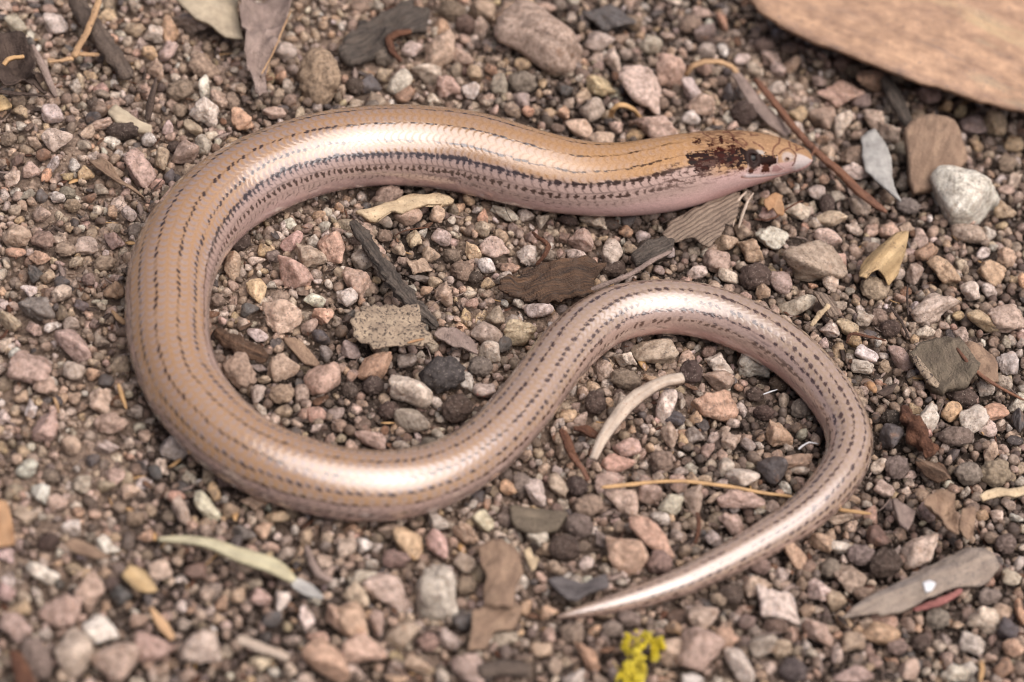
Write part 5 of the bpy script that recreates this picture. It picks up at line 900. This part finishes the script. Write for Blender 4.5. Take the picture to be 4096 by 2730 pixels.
def sprinkle(count, r0, r1, k, clear, tries):
    m = 0
    xs, ys, rs = gr.uniform(xmin, xmax, tries), gr.uniform(ymin, ymax, tries), r0 + (r1 - r0) * gr.random(tries) ** 1.6
    P3 = np.column_stack([xs, ys, H(xs, ys) + 0.05]); px = project(P3)
    ok = (px[:, 0] > -300) & (px[:, 0] < 4400) & (px[:, 1] > -300) & (px[:, 1] < 3050)
    dens = noise(np.column_stack([xs, ys, 0 * xs]), 0.8, 40.0)                    # patches of bare fine soil
    for i in np.nonzero(ok)[0]:
        x, y, r = float(xs[i]), float(ys[i]), float(rs[i])
        d2 = np.hypot(PIX[:, 0] - px[i, 0], PIX[:, 1] - px[i, 1])
        if clear and (d2 < PRAD * clear + 0.6 * r / KPX / 30).any(): continue
        if blocked(x, y, r, k): continue
        z = float(P3[i, 2]) - 0.05 + (r * gr.uniform(-0.1, 1.0) if r > 0.04 else r * gr.uniform(-0.1, 0.75) - 0.025 * gr.random())
        n = int(r / CELL) + 1; cx, cy = int((x - CX0) / CELL), int((y - CY0) / CELL)
        if CEIL[max(cx - n, 0):cx + n + 1, max(cy - n, 0):cy + n + 1].min() < z + r * 0.8:
            z = float(CEIL[max(cx - n, 0):cx + n + 1, max(cy - n, 0):cy + n + 1].min()) - r
            if z < float(P3[i, 2]) - 0.09 - 0.5 * r: continue
        dd = AX[::10] - np.array([x, y, z]); q = np.sqrt((dd ** 2).sum(1)) - RAD[::10]
        if q.min() < r * 0.75: continue
        cellmap.setdefault((int(x / CS + 500), int(y / CS + 500)), []).append((x, y, r))
        GRAINS.append((x, y, z, r)); m += 1
        if m >= count: break
sprinkle(1500, 0.07, 0.115, 0.76, 0.88, 9000)
sprinkle(7500, 0.042, 0.075, 0.64, 0.82, 34000)
sprinkle(12000, 0.023, 0.045, 0.64, 0.75, 40000)
cellmap.clear()
sprinkle(21000, 0.011, 0.026, 0.5, 0.0, 42000)
GR = np.array(GRAINS); NG = len(GR)
big = GR[:, 3] > 0.04
lib = {2: [stone_shape(ICO[2][0], sr, rough=0.08) for _ in range(26)] + [clod_shape(ICO[2][0], sr) for _ in range(10)], 3: [stone_shape(ICO[3][0], sr, rough=0.07) for _ in range(26)] + [clod_shape(ICO[3][0], sr) for _ in range(10)], 1: [stone_shape(ICO[1][0], sr, rough=0.1) for _ in range(12)]}
codes = ['T', 'TG', 'GT', 'TP', 'TW', 'WT', 'WG', 'PG', 'PT', 'G', 'TB', 'B', 'DT', 'D', 'DG', 'K', 'H', 'HT', 'OT', 'PO', 'W', 'TD']
pw = np.array([12, 9, 8, 9, 10, 9, 5, 4, 5, 3, 4, 2, 6, 3, 4, 1.5, 2.5, 4, 3.5, 1.6, 3.5, 8.0]); pw /= pw.sum()
def randrot(n, r_):
    q = r_.normal(size=(n, 4)); q /= np.linalg.norm(q, axis=1)[:, None]; w_, x, y, z = q.T
    return np.stack([np.stack([1 - 2 * (y * y + z * z), 2 * (x * y - z * w_), 2 * (x * z + y * w_)], -1), np.stack([2 * (x * y + z * w_), 1 - 2 * (x * x + z * z), 2 * (y * z - x * w_)], -1), np.stack([2 * (x * z - y * w_), 2 * (y * z + x * w_), 1 - 2 * (x * x + y * y)], -1)], 1)
def pile(name, sel, sub, mat, dusty=0.0):
    Vs, Fs, Cs, o = [], [], [], 0
    g_ = GR[sel]; R = randrot(len(g_), gr); cc = gr.choice(len(codes), len(g_), p=pw)
    for (x, y, z, r), Rm, ci in zip(g_, R, cc):
        L = lib[sub]; code = codes[ci]; tn = tanness(np.array([[x, y, z]]))[0]; dust_ = HUMUS * 1.35 + (SANDY * 1.2 - HUMUS * 1.35) * tn
        if r < 0.055 and gr.random() < 0.72 * (1 - tn): code = ('D', 'DT', 'DG', 'TD', 'DB', 'DT')[gr.integers(6)]
        soft = (code[0] in 'DB' or code == 'TD') and len(L) > 30
        v = L[gr.integers(26, len(L))] if soft else L[gr.integers(min(26, len(L)))]
        v = (v * np.array([1.0, gr.uniform(0.68, 1.0), gr.uniform(0.55, 0.9)]) * r * 1.12) @ Rm.T + np.array([x, y, z])
        Vs.append(v); Fs.append(ICO[sub][1] + o); o += len(v)
        Cs.append(np.repeat(np.clip(colour(code, gr, 0.13) * (1 - dusty) + dust_ * dusty, 0.02, 0.8)[None], len(v), 0))
    me = mesh(name, np.vstack(Vs), np.vstack(Fs), mat, np.vstack(Cs).astype(np.float32))
    return obj(name, me, kind='stuff', label='coarse and fine sand grains packed between the pebbles', cat='gravel')
m_grain = stone_mat('sand_grain', 'col', dirt=1.2, sss=0.2, rough=0.45)
pile('gravel', GR[:, 3] > 0.08, 3, m_grain); pile('gravel', (GR[:, 3] <= 0.08) & (GR[:, 3] > 0.04), 2, m_grain, 0.12); pile('gravel', (GR[:, 3] <= 0.04) & (GR[:, 3] > 0.034), 2, m_grain, 0.4)
Vs = [lib[3][gr.integers(26)] @ M.T + p for M, p, c in LOOSE]; nv = len(ICO[3][0])
obj('gravel', mesh('gravel', np.vstack(Vs), np.vstack([ICO[3][1] + i * nv for i in range(len(Vs))]), m_grain, np.vstack([np.repeat(np.clip(c, .02, .8)[None], nv, 0) for _, _, c in LOOSE]).astype(np.float32)), kind='stuff', label='small pebbles lying loose among the larger ones', cat='gravel'); pile('sand', GR[:, 3] <= 0.034, 1, m_grain, 0.75)
print('GRAINS', NG, 'PEB', len(PEB))
CHIPS = []                                # flat ragged crumbs of bark and leaf
GRAINS.clear(); sprinkle(900, 0.03, 0.085, 0.25, 0.9, 2600)
Vs, Fs, Cs, o = [], [], [], 0
for x, y, z, r in GRAINS:
    v = clod_shape(ICO[2][0], gr) * np.array([1.25, gr.uniform(0.45, 0.9), gr.uniform(0.1, 0.22)]) * r
    t = gr.uniform(0, 2 * math.pi); tilt = gr.normal(0, 0.35); ca, sa, cb, sb = math.cos(t), math.sin(t), math.cos(tilt), math.sin(tilt)
    v = v @ np.array([[1, 0, 0], [0, cb, sb], [0, -sb, cb]]) @ np.array([[ca, sa, 0], [-sa, ca, 0], [0, 0, 1]]) + np.array([x, y, z + 0.04])
    Vs.append(v); Fs.append(ICO[2][1] + o); o += len(v)
    c = np.array([(.075, .055, .045), (.14, .10, .078), (.22, .16, .125), (.10, .085, .08), (.17, .095, .06)][gr.integers(5)]) * (1 + gr.normal(0, .15)); Cs.append(np.repeat(np.clip(c, .02, .5)[None], len(v), 0))
obj('litter', mesh('litter', np.vstack(Vs), np.vstack(Fs), clod_mat('bark_crumbs', 'col'), np.vstack(Cs).astype(np.float32)), kind='stuff', label='ragged flat crumbs of bark and leaf among the gravel', cat='leaf litter')
# slivers of leaf and rootlets strewn through the gravel
Vs, Fs, Us, o = [], [], [], 0
lr = np.random.default_rng(9)
for _ in range(1500):
    px, py = lr.uniform(-150, 4250), lr.uniform(-150, 2880); p = G(px, py, 0.05); r = lr.uniform(0.006, 0.02); L = lr.uniform(0.05, 0.28); t = lr.uniform(0, 2 * math.pi)
    p[2] = float(H(p[0], p[1])) + lr.uniform(0.0, 0.07)
    if (np.linalg.norm(AX[::10] - p, axis=1) - RAD[::10]).min() < 0.06: continue
    d = np.array([math.cos(t), math.sin(t), lr.normal(0, 0.25)]); s = np.cross(d, [0, 0, 1.0]); s /= np.linalg.norm(s); u = np.cross(s, d)
    wide = lr.random() < 0.4; a_, b2 = (r * 2.2, 0.004) if wide else (r * 0.6, r * 0.5); cu = lr.normal(0, 0.35)
    ring = []
    for k, f in enumerate((-0.5, -0.2, 0.15, 0.5)):
        c0 = p + d * L * f + s * cu * L * f * f; sc = (0.35, 1, 0.9, 0.25)[k]
        ring += [c0 + s * a_ * sc, c0 + u * b2 * sc, c0 - s * a_ * sc, c0 - u * b2 * sc]
    Vs.append(np.array(ring)); Us.append(np.array([[L * f, 0.01 * q] for f in (-.5, -.2, .15, .5) for q in range(4)]))
    F_ = [(0, 1, 2, 3), (15, 14, 13, 12)] + [(k * 4 + j, k * 4 + 4 + j, k * 4 + 4 + (j + 1) % 4, k * 4 + (j + 1) % 4) for k in range(3) for j in range(4)]
    Fs.append(np.array(F_) + o); o += 16
third = len(Vs) // 3
def slivers(mat, lo, hi):
    base = lo * 16; obj('litter', mesh('litter', np.vstack(Vs[lo:hi]), np.vstack(Fs[lo:hi]) - base, mat, uv=np.vstack(Us[lo:hi])), kind='stuff', label='tiny slivers of leaf and rootlets strewn through the gravel', cat='leaf litter')
slivers(m_dark, 0, third); slivers(m_mauve, third, third * 2 + 150); slivers(m_rust, third * 2 + 150, len(Vs) - 120); slivers(m_straw, len(Vs) - 120, len(Vs))
